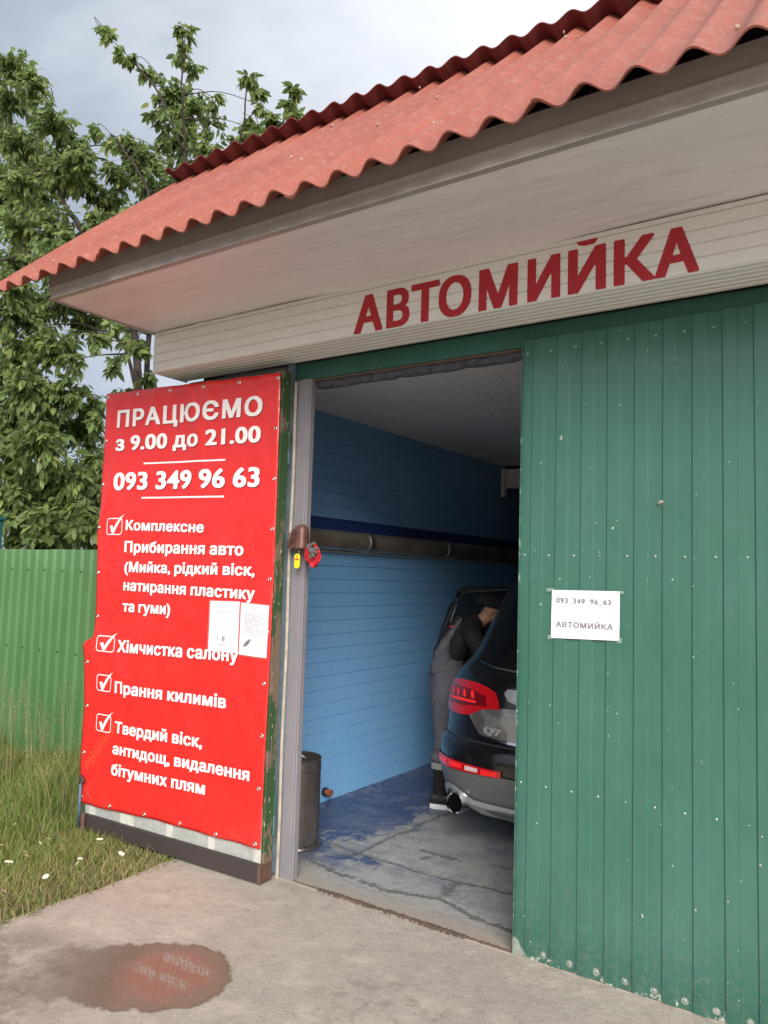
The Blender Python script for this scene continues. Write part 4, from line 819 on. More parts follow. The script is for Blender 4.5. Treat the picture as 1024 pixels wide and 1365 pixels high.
bm = poly_patch(st, .03); bm_obj('star_stamp', bm, lambda s, z: LP(s, z, wr(s, z) + .0098), M['ink'], o2, NN)

# ================================================================== RIGHT LEAF (closed)
GR = thing('gate_leaf', 'closed right gate leaf of dark green ribbed sheet metal with a paper phone notice', 'gate', (.75, -.02, 0))
def rib_sheet(name, x0, x1, z0, z1, y, pitch, depth, mat, parent, phase=0., slope=.0045, wav=.0, kind=None, face_out=-1, nz=14, base=None):
    """trapezoidal profile sheet; y is the outermost face, recessed faces lie `depth` behind"""
    xs = []; a = x0; k = math.floor((x0 - phase) / pitch)
    pts = []
    while True:
        c = phase + k * pitch
        for (u, d) in ((0, 1), (pitch / 2 - slope, 1), (pitch / 2, 0), (pitch - slope, 0)):
            pts.append((c + u, d))
        k += 1
        if c > x1 + pitch: break
    P = [(x0, interp(x0, [p[0] for p in pts], [p[1] for p in pts]))] + [p for p in pts if x0 < p[0] < x1] + [(x1, interp(x1, [p[0] for p in pts], [p[1] for p in pts]))]
    n = len(P); V = []; F = []
    for j in range(nz + 1):
        z = z0 + (z1 - z0) * j / nz
        for (a, d) in P: V.append((a + .0008 * math.sin(z * 3 + a * 9), y + d * depth * (-face_out) + wav * math.sin(a * 5 + z * 2.2) + wav * .5 * math.sin(z * 7 + a * 13), z))
    for j in range(nz):
        for i in range(n - 1): k = j * n + i; F.append((k, k + 1, k + n + 1, k + n))
    o = mk(name, V, F, mat, parent, base=base); m = o.modifiers.new('thick', 'SOLIDIFY'); m.thickness = .0012; m.offset = -1; bevel(o, .0022, 2, 15); smooth_by(o, 30); return o
rib_sheet('ribbed_sheet', -.018, .905, .006, 2.757, -.006, .1165, .0065, M['gate'], GR, phase=-.0235, wav=.0012)
rib_sheet('ribbed_sheet', .903, 1.56, .006, 2.757, -.0075, .1165, .0065, M['gate'], GR, phase=-.0235, wav=.0012)
fm = MB().box(-.016, .04, .006, .05, .02, 2.74).box(1.5, 1.56, .006, .05, .02, 2.74); fm.build('frame_stile', M['green_dark'], GR)
fm = MB()
for zz in (.03, .73, 1.74, 2.68): fm.box(.0405, 1.4995, .010, .05, zz, zz + .05)
fm.build('frame_rail', M['green_dark'], GR)
# folded edge of the sheet
ef = MB().box(-.0215, -.0185, -.0068, .03, .004, 2.758).build('folded_edge', M['gate'], GR)
sm_ = MB().lathe([(0, .003), (.002, .0028), (.0034, .0015), (.0040, 0), (.0062, 0), (.0064, -.001)], n=10)
t = MT('screw_head'); t.col((.26, .34, .30)); t.set('Metallic', .4); t.set('Roughness', .35)
sme = mesh_of(sm_, t.m, 'screw', True); rote = Euler((R(90), 0, 0))
for zz in (2.694, 1.757, .745, .040):
    pieces('screw', sme, GR, [(.002 + .1165 * k, -.0005, zz + .0008 * math.sin(k * 5)) for k in range(0 if zz > .1 else 1, 13)], [rote] * (13 if zz > .1 else 12))
# the torn dent with a bright shard of metal
t = MT('torn_metal'); t.col((.6, .58, .5)); t.set('Roughness', .4); t.set('Metallic', .5)
dm = MB(); r = random.Random(4)
for k in range(7):
    a = 2 * math.pi * k / 7; dm.add([(.613, -.011, 1.977), (.613 + .012 * math.cos(a), -.005, 1.977 + .012 * math.sin(a)), (.613 + .016 * math.cos(a + .6), -.015, 1.977 + .014 * math.sin(a + .6))], [(0, 1, 2)])
dm.build('torn_spot', t.m, GR)

# phone notice on the gate
NT = thing('paper_notice', 'lilac white paper with a phone number taped to the closed green gate leaf', 'paper notice', (.29, -.012, 1.40))
def np_(u, v, off): return (.139 + .302 * u + .002 * v, -.0095 - off - .0035 * math.sin(math.pi * u) * (1 - v) - .001 * math.sin(u * 9 + v * 5), 1.3935 + .0085 * (u) + .2105 * v - .004 * u * v)
n = 12; V = [np_(i / n, j / n, 0) for j in range(n + 1) for i in range(n + 1)]; F = [(j * (n + 1) + i, j * (n + 1) + i + 1, (j + 1) * (n + 1) + i + 1, (j + 1) * (n + 1) + i) for j in range(n) for i in range(n)]
mk('sheet', V, F, M['paper_lilac'], NT, True)
for txt, u0, u1, v0, cp, mt in (('093_349_96_63', .07, .88, .735, .112, 'ink2'), ('АВТОМИЙКА', .075, .915, .235, .115, 'ink2')):
    ch, lo, hi = text_tris(txt, .03); bm = flat_bm([(V, T) for _, V, T in ch])
    for v in bm.verts: v.co = Vector((u0 + (u1 - u0) * (v.co.x - lo) / (hi - lo), v0 + v.co.y / CAP * cp + (.0 - .02 * (v.co.x / hi)), 0))
    bisect_grid(bm, .0834)
    bm_obj('print_line', bm, lambda u, v: np_(u, v, .0012), M[mt], NT, Vector((0, -1, 0)))
tp = MB()
for (cx, cz, sx, sz) in ((.136, 1.604, .018, .008), (.444, 1.604, .018, .006), (.139, 1.397, .012, .010), (.444, 1.403, .010, .012)):
    tp.add([(cx - sx, -.0145, cz - sz), (cx + sx, -.0145, cz - sz * .7), (cx + sx * .9, -.0145, cz + sz), (cx - sx, -.0145, cz + sz * .8)], [(0, 1, 2, 3)])
t = MT('clear_tape'); t.col((.5, .6, .55)); t.set('Roughness', .15); t.set('Alpha', .35); tp.build('tape', t.m, NT)

# ================================================================== THINGS AT THE POST AND IN THE DOORWAY
CV = thing('metal_cover', 'rusty brown rounded metal cover fixed to the grey door post above the red rag', 'cover', (-1.315, -.02, 1.775))
def loft(name, sections, mat, parent, n=20, cap=True, p=2.6, smooth=True):
    """sections: (cx, cy, z, rx, ry) superellipse rings, stacked along Z"""
    V = []; F = []
    for (cx, cy, z, rx, ry) in sections:
        for k in range(n):
            a = 2 * math.pi * k / n; c, s = math.cos(a), math.sin(a)
            V.append((cx + rx * math.copysign(abs(c) ** (2 / p), c), cy + ry * math.copysign(abs(s) ** (2 / p), s), z))
    for j in range(len(sections) - 1):
        for k in range(n): F.append((j * n + k, j * n + (k + 1) % n, (j + 1) * n + (k + 1) % n, (j + 1) * n + k))
    if cap: F.append(tuple(range(n - 1, -1, -1))); F.append(tuple((len(sections) - 1) * n + k for k in range(n)))
    o = mk(name, V, F, mat, parent); 
    if smooth: smooth_by(o, 50)
    return o
cx, cy = -1.278, -.055
loft('dome', [(cx, cy, 1.772, .037, .037), (cx, cy, 1.776, .040, .040), (cx, cy, 1.79, .040, .040), (cx, cy, 1.793, .037, .037), (cx, cy, 1.86, .036, .036), (cx, cy, 1.885, .033, .033), (cx, cy, 1.900, .024, .024), (cx, cy, 1.907, .010, .010)], M['rust_cap'], CV)
loft('flange', [(-1.335, -.035, 1.775, .050, .030), (-1.335, -.035, 1.792, .050, .032), (-1.333, -.034, 1.80, .044, .028), (-1.331, -.032, 1.86, .042, .026), (-1.325, -.03, 1.885, .030, .022), (-1.318, -.03, 1.892, .014, .012)], M['rust_cap'], CV)
MB().tube([(-1.333, -.034, 1.885), (-1.333, -.034, 1.903)], .010, 8).build('bolt', M['rust_cap'], CV, True)
MB().tube([(-1.295, -.05, 1.774), (-1.295, -.05, 1.752)], .011, 8).build('stud', M['steel_dull'], CV, True)
for dx in (-.372 + -.99, -.985 - .33): pass
mrb = MB()
for k in range(3): mrb.tube([(-1.365 + k * .022, -.066, 1.80), (-1.365 + k * .022, -.062, 1.862)], .0035, 6)
mrb.build('rib', M['rust_cap'], CV, True)
YT = thing('key_tag', 'small yellow plastic tag hanging under the rusty brown cover on the post', 'tag', (-1.300, -.055, 1.668))
V = []; F = []; O = []
def rrect(cx, cz, hw, hh, q, n=6):
    P = []
    for (sx, sz, a0) in ((1, 1, 0), (-1, 1, 90), (-1, -1, 180), (1, -1, 270)):
        for i in range(n): an = R(a0 + 90 * i / (n - 1)); P.append((cx + sx * (hw - q) + q * math.cos(an), cz + sz * (hh - q) + q * math.sin(an)))
    return P
def slab(name, P, y0, y1, mat, parent, bev=.0015):
    n = len(P); V = [(a, y0, b) for a, b in P] + [(a, y1, b) for a, b in P]
    F = [tuple(range(n)), tuple(range(2 * n - 1, n - 1, -1))] + [(i, i + n, (i + 1) % n + n, (i + 1) % n) for i in range(n)]
    o = mk(name, V, F, mat, parent); 
    if bev: bevel(o, bev)
    return o
slab('tag_plate', rrect(-1.300, 1.708, .018, .040, .015), -.064, -.057, M['yellow'], YT)
t = MT('tag_print'); t.col((.45, .07, .03)); slab('tag_print', rrect(-1.299, 1.716, .015, .004, .002), -.0648, -.0642, t.m, YT, 0)
t = MT('tag_ring_mark'); t.col((.30, .20, .02)); MB().tube([(-1.299 + .007 * math.cos(a), -.0646, 1.731 + .008 * math.sin(a)) for a in np.linspace(0, 6.28, 13)], .0018, 5).build('tag_ring', t.m, YT)
MB().tube([(-1.298, -.058, 1.745), (-1.296, -.054, 1.757)], .002, 5).build('cord', M['black'], YT)
# skinned chains: used for gloves, the person
def skin_obj(name, V, E, rad, mat, parent=None, sub=2, base=None, root=0):
    if base is None: base = wloc(parent) if parent else Vector(V[0])
    base = Vector(base)
    me = bpy.data.meshes.new(name); me.from_pydata([tuple(Vector(v) - base) for v in V], E, []); me.materials.append(mat)
    o = link(name, me, parent); o.location = base - (wloc(parent) if parent else Vector((0, 0, 0)))
    m = o.modifiers.new('skin', 'SKIN'); m.use_smooth_shade = True
    if not me.skin_vertices: me.attributes  # created by the modifier
    for i, r_ in enumerate(rad):
        r_ = r_ if hasattr(r_, '__len__') else (r_, r_); me.skin_vertices[0].data[i].radius = r_
    me.skin_vertices[0].data[root].use_root = True
    s = o.modifiers.new('sub', 'SUBSURF'); s.levels = sub; s.render_levels = sub
    dg = bpy.context.evaluated_depsgraph_get(); dg.update(); me2 = bpy.data.meshes.new_from_object(o.evaluated_get(dg)); me2.name = name
    o.modifiers.clear(); o.data = me2
    if not me2.materials: me2.materials.append(mat)
    me2.polygons.foreach_set('use_smooth', [True] * len(me2.polygons))
    return o
def chain(paths):
    """paths: list of [(x,y,z,r)...]; points that coincide are merged"""
    V = []; E = []; Rr = []; idx = {}
    def add(p):
        k = tuple(round(c, 4) for c in p[:3])
        if k not in idx: idx[k] = len(V); V.append(Vector(p[:3])); Rr.append(p[3] if len(p) == 4 else (p[3], p[4]))
        return idx[k]
    for P in paths:
        q = [add(p) for p in P]
        for a, b in zip(q[:-1], q[1:]): E.append((a, b))
    return V, E, Rr
# red rag: crumpled cloth
RG = MB(); r = random.Random(9); nu, nv = 22, 16; V = []
for j in range(nv + 1):
    for i in range(nu + 1):
        u = i / nu; v = j / nv; w = .018 + .034 * math.sin(math.pi * min(1, v * .9 + .12)) ** .8
        a = (u - .5) * 2.2 * math.pi
        x = -1.208 + .016 * v + w * math.sin(a) * (1 + .18 * math.sin(5 * a + v * 6)); y = -.050 - .022 * math.cos(a) * (1 + .35 * math.sin(7 * a + v * 3)) + .006 * math.sin(v * 17 + a * 3)
        z = 1.792 - .108 * v + .010 * math.sin(a * 2 + v * 4) + .006 * math.cos(a * 5)
        V.append((x, y, z))
F = [(j * (nu + 1) + i, j * (nu + 1) + i + 1, (j + 1) * (nu + 1) + i + 1, (j + 1) * (nu + 1) + i) for j in range(nv) for i in range(nu)]
o = mk('red_rag', V, F, M['cloth_red'], None, True); o.modifiers.new('thick', 'SOLIDIFY').thickness = .002; s = o.modifiers.new('sub', 'SUBSURF'); s.levels = 1; s.render_levels = 1
tag(o, 'crumpled bright red rag hanging under the rusty brown cover on the door post', 'rag')
# grey work glove lying on the rag: palm and five fingers
gx, gy, gz = -1.190, -.088, 1.778
V, E, Rr = chain([[(gx - .020, gy, gz + .018, .016, .009), (gx, gy, gz, .021, .010), (gx + .016, gy - .003, gz - .012, .020, .009)],
                  [(gx + .016, gy - .003, gz - .012, .020, .009), (gx + .042, gy - .006, gz - .002, .0085), (gx + .066, gy - .002, gz - .006, .008)],
                  [(gx + .016, gy - .003, gz - .012, .020, .009), (gx + .040, gy - .010, gz - .018, .009), (gx + .060, gy - .010, gz - .030, .008)],
                  [(gx + .016, gy - .003, gz - .012, .020, .009), (gx + .030, gy - .010, gz - .034, .009), (gx + .042, gy - .010, gz - .052, .008)],
                  [(gx + .016, gy - .003, gz - .012, .020, .009), (gx + .012, gy - .008, gz - .040, .0085), (gx + .016, gy - .008, gz - .058, .0075)],
                  [(gx, gy, gz, .021, .010), (gx + .018, gy - .006, gz + .024, .008), (gx + .042, gy - .004, gz + .026, .0075)]])
o = skin_obj('work_glove', V, E, Rr, M['cloth_grey'], None, 2, base=(gx, gy, gz - .06)); tag(o, 'dark grey work glove stuck over the red rag on the door post', 'glove')

BI = thing('waste_bin', 'tall round brown metal bin standing just inside the doorway by the blue wall', 'bin', (-1.672, .45, .004))
bx_, by_ = -1.672, .45
o = MB().lathe([(.130, .012), (.146, .012), (.146, .455), (.150, .458), (.150, .464), (.146, .467), (.146, .515), (.150, .520), (.146, .524), (.141, .520), (.141, .30), (.135, .10), (.0, .10)], (bx_, by_, .0), 40).build('drum', M['bin'], BI); smooth_by(o, 35)
o = MB().lathe([(.143, .004), (.166, .004), (.169, .014), (.164, .026), (.150, .028), (.146, .026)], (bx_, by_, .0), 40).build('foot_ring', M['bin'], BI); smooth_by(o, 35)
MB().box(bx_ + .045, bx_ + .073, by_ - .1375, by_ - .1315, .04, .46).build('seam_strip', M['bin'], BI)
me_ = mesh_of(MB().lathe([(0, .004), (.004, .003), (.005, 0)], n=8), M['steel_dull'], 'rivet', True)
pieces('rivet', me_, BI, [(bx_ + .062, by_ - .139, .435), (bx_ + .062, by_ - .139, .245)], [rote] * 2)
r = random.Random(6); V = []; F = []
for k in range(9):
    a = r.uniform(0, 6.28); q = r.uniform(0, .08); c = Vector((bx_ + q * math.cos(a), by_ + q * math.sin(a), .485 + r.uniform(-.02, .03))); n0 = len(V)
    for i in range(5): V.append(c + Vector((r.uniform(-.05, .05), r.uniform(-.05, .05), r.uniform(-.02, .03))))
    F += [(n0, n0 + 1, n0 + 2), (n0, n0 + 2, n0 + 3), (n0, n0 + 3, n0 + 4)]
tag(mk('crumpled_paper', V, F, M['paper'], None), 'crumpled white waste paper sticking up inside the brown metal bin', 'paper')
PS = thing('pipe_stub', 'short rust orange pipe stub sticking out of the blue wall near the floor', 'pipe', (-2.075, 1.24, .045))
o = MB().tube([(-2.075, 1.24, .075), (-2.052, 1.24, .075)], .030, 16).build('collar', M['black'], PS); smooth_by(o, 40)
o = MB().lathe([(.0, 0), (.023, 0), (.023, .045), (.018, .046), (.018, .02), (0, .02)], (-2.052, 1.24, .075), 16, 'X').build('stub', M['copper'], PS); smooth_by(o, 40)

# ================================================================== CAR
CX = -.135
CAR = thing('parked_car', 'black estate car parked nose-in inside the blue wash bay, rear lamp showing', 'car', (CX, 3.4, 0))
ZK = [.22, .30, .45, .62, .66, .70, .85, 1.0, 1.06, 1.12, 1.2, 1.35, 1.5, 1.62, 1.70, 1.735]
WK = [.90, .955, .985, .985, .965, .96, .965, .94, .92, .88, .85, .80, .76, .72, .62, .44]
YK = [1.02, .93, .90, .90, .93, .95, .965, 1.0, 1.03, 1.09, 1.15, 1.24, 1.33, 1.38, 1.46, 1.62]
FK = [5.7, 5.90, 5.95, 5.95, 5.94, 5.92, 5.88, 5.70, 5.45, 4.85, 4.70, 4.42, 4.12, 3.80, 3.5, 3.2]
def cW(z): return interp(z, ZK, WK)
def cY(z): return interp(z, ZK, YK)
def cS(phi, z, off=0.0):
    w = cW(z); n = 3.0; D = .55; phi = max(phi, 0.0)
    def P(p): return Vector((CX - w * math.sin(p) ** (2 / n), cY(z) + D * (1 - max(0, math.cos(p)) ** (2 / n)), z))
    p = P(min(phi, 1.5705))
    if phi > 1.5705: p = p + Vector((0, (phi - 1.5705) * .6, 0))
    if off:
        a = P(max(1e-3, min(phi, 1.56) - .01)) ; b = P(min(phi, 1.56) + .01); tz = Vector((0, cY(z + .01) - cY(z - .01), .02)); tt = (b - a)
        wz = (cW(z + .01) - cW(z - .01)); tz.x = -wz * math.sin(min(phi, 1.57)) ** (2 / n)
        nn = tz.cross(tt).normalized()
        if nn.y > .2 or nn.x > .3: nn = -nn
        if nn.y > 0 and abs(nn.x) < .1: nn = -nn
        p = p + nn * off
    return tuple(p)
def outline(z):
    L = []; 
    for k in range(22): L.append(Vector(cS(k / 21 * 1.5705, z)))
    w = cW(z); y0 = cY(z) + .55; f = interp(z, ZK, FK); D2 = min(.9, (f - y0) * .5); y1 = f - D2
    for k in range(1, 14): L.append(Vector((CX - w, y0 + (y1 - y0) * k / 14, z)))
    for k in range(15):
        p = (k / 14) * math.pi / 2; L.append(Vector((CX - w * math.cos(p) ** (2 / 3.), y1 + D2 * math.sin(p) ** (2 / 2.4), z)))
    R_ = [Vector((2 * CX - p.x, p.y, p.z)) for p in L[1:-1]][::-1]
    return L + R_
def shell(name, zs, mat, parent, cap_top=False, cap_bot=False):
    V = []; F = []; n = 0
    for z in zs: o = outline(z); n = len(o); V += o
    for j in range(len(zs) - 1):
        for k in range(n): F.append((j * n + k, (j + 1) * n + k, (j + 1) * n + (k + 1) % n, j * n + (k + 1) % n))
    if cap_top: F.append(tuple((len(zs) - 1) * n + k for k in range(n))[::-1])
    if cap_bot: F.append(tuple(range(n)))
    o = mk(name, V, F, mat, parent, True); return o
body = shell('body', [.505, .56, .62, .645, .66, .68, .70, .75, .80, .85, .90, .95, 1.0, 1.03, 1.06, 1.09, 1.12, 1.16, 1.2, 1.28, 1.35, 1.43, 1.5, 1.56, 1.62, 1.66, 1.70, 1.72, 1.735], M['car'], CAR, True, True)
low = shell('bumper', [.225, .26, .30, .36, .42, .46, .495], M['cladding'], CAR, True, True)
smooth_by(low, 60); smooth_by(body, 50)
# wheel arches cut out
cutters = []
for y in (2.05, 5.05):
    cut = MB().tube([(CX - 1.2, y, .37), (CX - .72, y, .37)], .43, 32).tube([(CX + .72, y, .37), (CX + 1.2, y, .37)], .43, 32).build('cut', M['black'], None, base=(0, 0, 0)); cutters.append(cut)
for o in (body, low):
    for c in cutters:
        m = o.modifiers.new('b', 'BOOLEAN'); m.operation = 'DIFFERENCE'; m.object = c; m.solver = 'EXACT'
    dg = bpy.context.evaluated_depsgraph_get(); dg.update(); me = bpy.data.meshes.new_from_object(o.evaluated_get(dg)); o.modifiers.clear(); o.data = me
for c in cutters: bpy.data.objects.remove(c)
for sx in (-1, 1):
    for y in (2.05, 5.05):
        wx = CX + sx * .83
        wh = MB().lathe([(.255, -.125), (.33, -.128), (.355, -.12), (.37, -.09), (.372, -.04), (.372, .04), (.37, .09), (.355, .12), (.33, .128), (.255, .125)], (wx, y, .372), 48, 'X').build('wheel', M['tyre'], CAR); smooth_by(wh, 40)
        tb = MB()
        for k in range(44):
            a = 2 * math.pi * k / 44
            for (xa, xb, da) in ((-.11, -.045, .05), (.045, .11, -.05)):
                P = [(wx + xa, y + .3735 * math.cos(a), .372 + .3735 * math.sin(a)), (wx + xb, y + .3735 * math.cos(a + da), .372 + .3735 * math.sin(a + da)), (wx + xb, y + .3735 * math.cos(a + da + .07), .372 + .3735 * math.sin(a + da + .07)), (wx + xa, y + .3735 * math.cos(a + .07), .372 + .3735 * math.sin(a + .07))]
                tb.add(P, [(0, 1, 2, 3)])
        tb.build('tread', M['interior'], wh)['kind'] = 'stuff'
        o = MB().lathe([(0, sx * .06), (.06, sx * .07), (.07, sx * .05), (.24, sx * .06), (.262, sx * .118), (.262, -sx * .11)], (wx, y, .372), 40, 'X').build('rim', M['silver'], wh); smooth_by(o, 30)
def cpatch(name, poly, mat, off, parent=CAR, step=.06):
    bm = poly_patch(poly, step)
    return bm_obj(name, bm, lambda p, z: cS(p, z, off), mat, parent, Vector((-.3, -1, .1)))
# rear lamp: outer lens with dark cells and a lit cluster
tl = cpatch('tail_lamp', [(.31, .868), (.33, .915), (.365, .960), (.45, .985), (.56, 1.000), (.8, 1.004), (1.10, .992), (1.40, .972), (1.46, .94), (1.42, .86), (1.25, .815), (.98, .805), (.72, .80), (.60, .808), (.52, .833), (.46, .855)], M['tail'], .010)
cpatch('dark_cell', [(.42, .875), (.45, .93), (.60, .955), (.9, .965), (1.1, .955), (1.15, .90), (1.0, .86), (.7, .855), (.55, .868)], M['tail_dark'], .0125, tl)
for k in range(5):
    a = .56 + k * .115; cpatch('lamp_cell', [(a, .908), (a + .035, .905), (a + .062, .940), (a + .050, .952), (a + .025, .945)], M['tail_lit'], .015, tl)
cpatch('lamp_bar', [(.53, .882), (1.02, .878), (1.05, .890), (.8, .895), (.54, .895)], M['tail_lit'], .0145, tl)
# bumper reflector strip with the lit and pale cells
rf = cpatch('reflector', [(.25, .493), (.25, .532), (.55, .532), (1.0, .536), (1.38, .528), (1.41, .50), (1.30, .478), (.9, .474), (.5, .484)], M['tail'], .008)
for a0, a1, mt in ((.28, .40, 'tail_lit'), (.60, .78, 'tail_lit'), (.84, 1.28, 'tail_lit')): cpatch('lamp_cell', [(a0, .496), (a1, .488), (a1, .522), (a0, .522)], M[mt], .0105, rf)
cpatch('reverse_lamp', [(.43, .498), (.56, .494), (.56, .520), (.43, .521)], M['tail_clear'], .0105, rf)
# tailgate patches paint sky reflection in pale grey; chrome strip, badge, glass
hp = cpatch('tailgate_reflection', [(0, .872), (.20, .880), (.46, .868), (.50, .848), (.60, .806), (.55, .76), (.475, .708), (.40, .700), (0, .690)], M['hatch_refl'], .007)
cpatch('chrome_strip', [(0, .672), (.40, .683), (.475, .696), (.485, .708), (.40, .699), (0, .690)], M['chrome'], .016)
cpatch('upper_reflection', [(0, .895), (.19, .90), (.27, .925), (.305, .965), (.28, .99), (0, .99)], M['hatch_refl'], .006)
cpatch('rear_window', [(0, 1.085), (.27, 1.092), (.46, 1.10), (.72, 1.125), (.80, 1.16), (.70, 1.36), (.60, 1.52), (.5, 1.56), (0, 1.575)], M['glass'], .006)
cpatch('window_seal', [(0, 1.072), (.27, 1.079), (.46, 1.087), (.72, 1.112), (.72, 1.122), (.46, 1.098), (.27, 1.090), (0, 1.083)], M['chrome'], .009)
for z0, z1 in ((.655, .663),): cpatch('bumper_gap', [(0, z0), (1.55, z0 + .012), (1.55, z1 + .012), (0, z1)], M['interior'], .003)
ch, lo, hi = text_tris('Q7', 0)
bdg = MB(); 
for c_, V, T in ch:
    for tr_ in [T]:
        P = [cS(.436 - (v[0] - lo) / (hi - lo) * .15, .720 + v[1] / CAP * .042, .012) for v in V]
        bdg.add(P, [tuple(t) for t in T])
o = bdg.build('badge', M['silver'], CAR); o.modifiers.new('thick', 'SOLIDIFY').thickness = .003
cpatch('emblem', [(0, .905), (.10, .905), (.13, .93), (.13, .955), (.10, .98), (0, .98)], M['chrome'], .012)
# diffuser plate and exhaust
cpatch('skid_plate', [(0, .245), (.3, .25), (.52, .236), (.60, .262), (.66, .315), (.74, .345), (.84, .348), (.92, .325), (.95, .265), (1.0, .265), (1.0, .335), (.93, .368), (.84, .382), (.72, .380), (.60, .352), (.5, .328), (.3, .330), (0, .335)], M['silver'], .012)
cpatch('skid_recess', [(.0, .265), (.36, .265), (.42, .285), (.30, .305), (0, .31)], M['cladding'], .015)
ex = MB().lathe([(.046, .16), (.047, -.045), (.054, -.053), (.060, -.03), (.060, .16)], (-.855, 1.01, .283), 32, 'Y').build('exhaust', M['chrome'], CAR); smooth_by(ex, 40)
for v in ex.data.vertices: v.co.z = (v.co.z - .283) * 1.15 + .283
MB().lathe([(.0, -.036), (.051, -.036)], (-.855, 1.01, .283), 24, 'Y').build('bore_shade_disc', M['bore'], ex)  # black disc just inside the mouth paints the shade of the hollow pipe
# side windows on the left
for (y0, y1, t0, t1) in ((1.75, 2.15, 2.0, 2.22), (3.2, 4.25, 3.22, 3.85)):
    V = [(CX - cW(z) - .004, y, z) for z, (a, b) in ((1.13, (y0, y1)), (1.52, (t0, t1))) for y in (a, b)]
    mk('side_window', V, [(0, 2, 3, 1)], M['glass'], CAR)
# rear door opening (dark cabin) and the opened rear door
V = [(CX - cW(z) - .005, y, z) for z, a, b in ((.50, 2.45, 3.12), (1.0, 2.30, 3.12), (1.13, 2.28, 3.12), (1.55, 2.42, 3.10)) for y in (a, b)]
mk('door_opening', V, [(0, 2, 3, 1), (2, 4, 5, 3), (4, 6, 7, 5)], M['interior'], CAR)
H = Vector((-1.04, 3.10, 0)); T_ = Vector((-1.80, 2.36, 0)); dd = (T_ - H).normalized(); dn = Vector((dd.y, -dd.x, 0)); DL = (T_ - H).length
if dn.y > 0: dn = -dn
def dP(a, z, o): p = H + dd * a * DL + dn * o; return (p.x, p.y, z)
def dslab(name, P, o0, o1, mat, parent):
    n = len(P); V = [dP(a, b, o0) for a, b in P] + [dP(a, b, o1) for a, b in P]
    T = tessellate_polygon([[Vector((a, b, 0)) for a, b in P]]); F = [tuple(t) for t in T] + [tuple(i + n for i in t[::-1]) for t in T] + [(i, i + n, (i + 1) % n + n, (i + 1) % n) for i in range(n)]
    return mk(name, V, F, mat, parent)
dr_ = dslab('open_door', [(0, .45), (.72, .45), (.80, .62), (.93, .80), (1.02, .95), (1.0, 1.06), (0, 1.08)], -.05, .05, M['interior'], CAR); bevel(dr_, .012)
dslab('door_skin', [(0, .45), (.72, .45), (.80, .62), (.93, .80), (1.02, .95), (1.0, 1.06), (0, 1.08)], -.07, -.052, M['car'], dr_)
def dframe(P, w):
    V = []; F = []
    for i, (a, b) in enumerate(P): V += [dP(a, b, -.02), dP(a, b, .03)]
fw = MB().tube([dP(1.0, 1.02, 0), dP(.965, 1.2, 0), dP(.90, 1.40, 0), dP(.845, 1.515, 0), (dP(.80, 1.545, 0)), dP(.5, 1.556, 0), dP(.02, 1.55, 0), dP(.0, 1.06, 0)], .024, 8).build('window_frame', M['black'], dr_, True)
dslab('window_glass', [(.02, 1.07), (.975, 1.04), (.93, 1.25), (.83, 1.52), (.5, 1.545), (.02, 1.54)], -.004, .004, M['doorglass'], dr_)
MB().tube([dP(.985, 1.05, .03), dP(.89, 1.36, .03), dP(.82, 1.52, .03), dP(.5, 1.55, .032), dP(.02, 1.545, .03)], .0045, 5).build('chrome_edge', M['silver'], dr_, True)
for sx in (-1, 1): MB().tube([(CX + sx * .62, 1.9, 1.75), (CX + sx * .64, 2.0, 1.775), (CX + sx * .64, 3.6, 1.775), (CX + sx * .62, 3.75, 1.74)], .014, 8).build('roof_rail', M['silver'], CAR, True)
for sx in (-1, 1):
    if sx == 1:
        o = mk('tail_lamp', [(2 * CX - p[0], p[1], p[2]) for p in [cS(a, z, .01) for a in np.linspace(.31, 1.42, 10) for z in (.82, .98)]], [(2 * i, 2 * i + 1, 2 * i + 3, 2 * i + 2) for i in range(9)], M['tail'], CAR)
# front lamps (far end, hidden from the street)
for sx in (-1, 1): loft('headlight', [(CX + sx * .72, 5.72, .78, .16, .10), (CX + sx * .72, 5.70, .86, .17, .10), (CX + sx * .70, 5.66, .92, .12, .06)], M['tail_clear'], CAR)

# ================================================================== PERSON
PB = Vector((-1.36, 1.735, .004))
fR = Vector((.8261, .5636, 0)); fD = Vector((-.5636, .8261, 0))      # forward (to the car), and away from the street
PE = thing('person', 'person in grey bib overalls, black shirt and dark cap bending into the open car door', 'person', tuple(PB))
def pp(f, d, z): p = PB + fR * f + fD * d; return (p.x, p.y, z)
def pv(f, d, z, *r_): return (*pp(f, d, z), *r_)
hip = (-.015, .0, .93)
neck_ = pv(.235, .02, 1.325, .055)
Vb = chain([[pv(*hip, .09, .075), pv(-.01, 0, 1.03, .09, .075), pv(.05, .01, 1.15, .09, .075), pv(.13, .02, 1.24, .10, .075), neck_, pv(.275, .02, 1.355, .05), pv(.305, .02, 1.385, .072), pv(.32, .02, 1.425, .088), pv(.315, .02, 1.455, .075)],
            [pv(*hip, .09, .075), pv(-.02, -.09, .86, .088), pv(.0, -.085, .50, .055), pv(-.03, -.08, .14, .040), pv(-.03, -.08, .08, .030), pv(.06, -.08, .06, .016)],
            [pv(*hip, .09, .075), pv(-.01, .09, .86, .088), pv(.07, .10, .50, .055), pv(.03, .11, .14, .040), pv(.03, .11, .08, .030), pv(.12, .11, .06, .016)],
            [pv(.13, .02, 1.24, .10, .075), pv(.16, -.15, 1.22, .045), pv(.265, -.195, 1.05, .038), pv(.40, -.13, .98, .032), pv(.45, -.11, .98, .028)],
            [pv(.13, .02, 1.24, .10, .075), pv(.19, .18, 1.23, .045), pv(.34, .24, 1.13, .038), pv(.52, .22, 1.15, .032), pv(.58, .21, 1.16, .028)]])
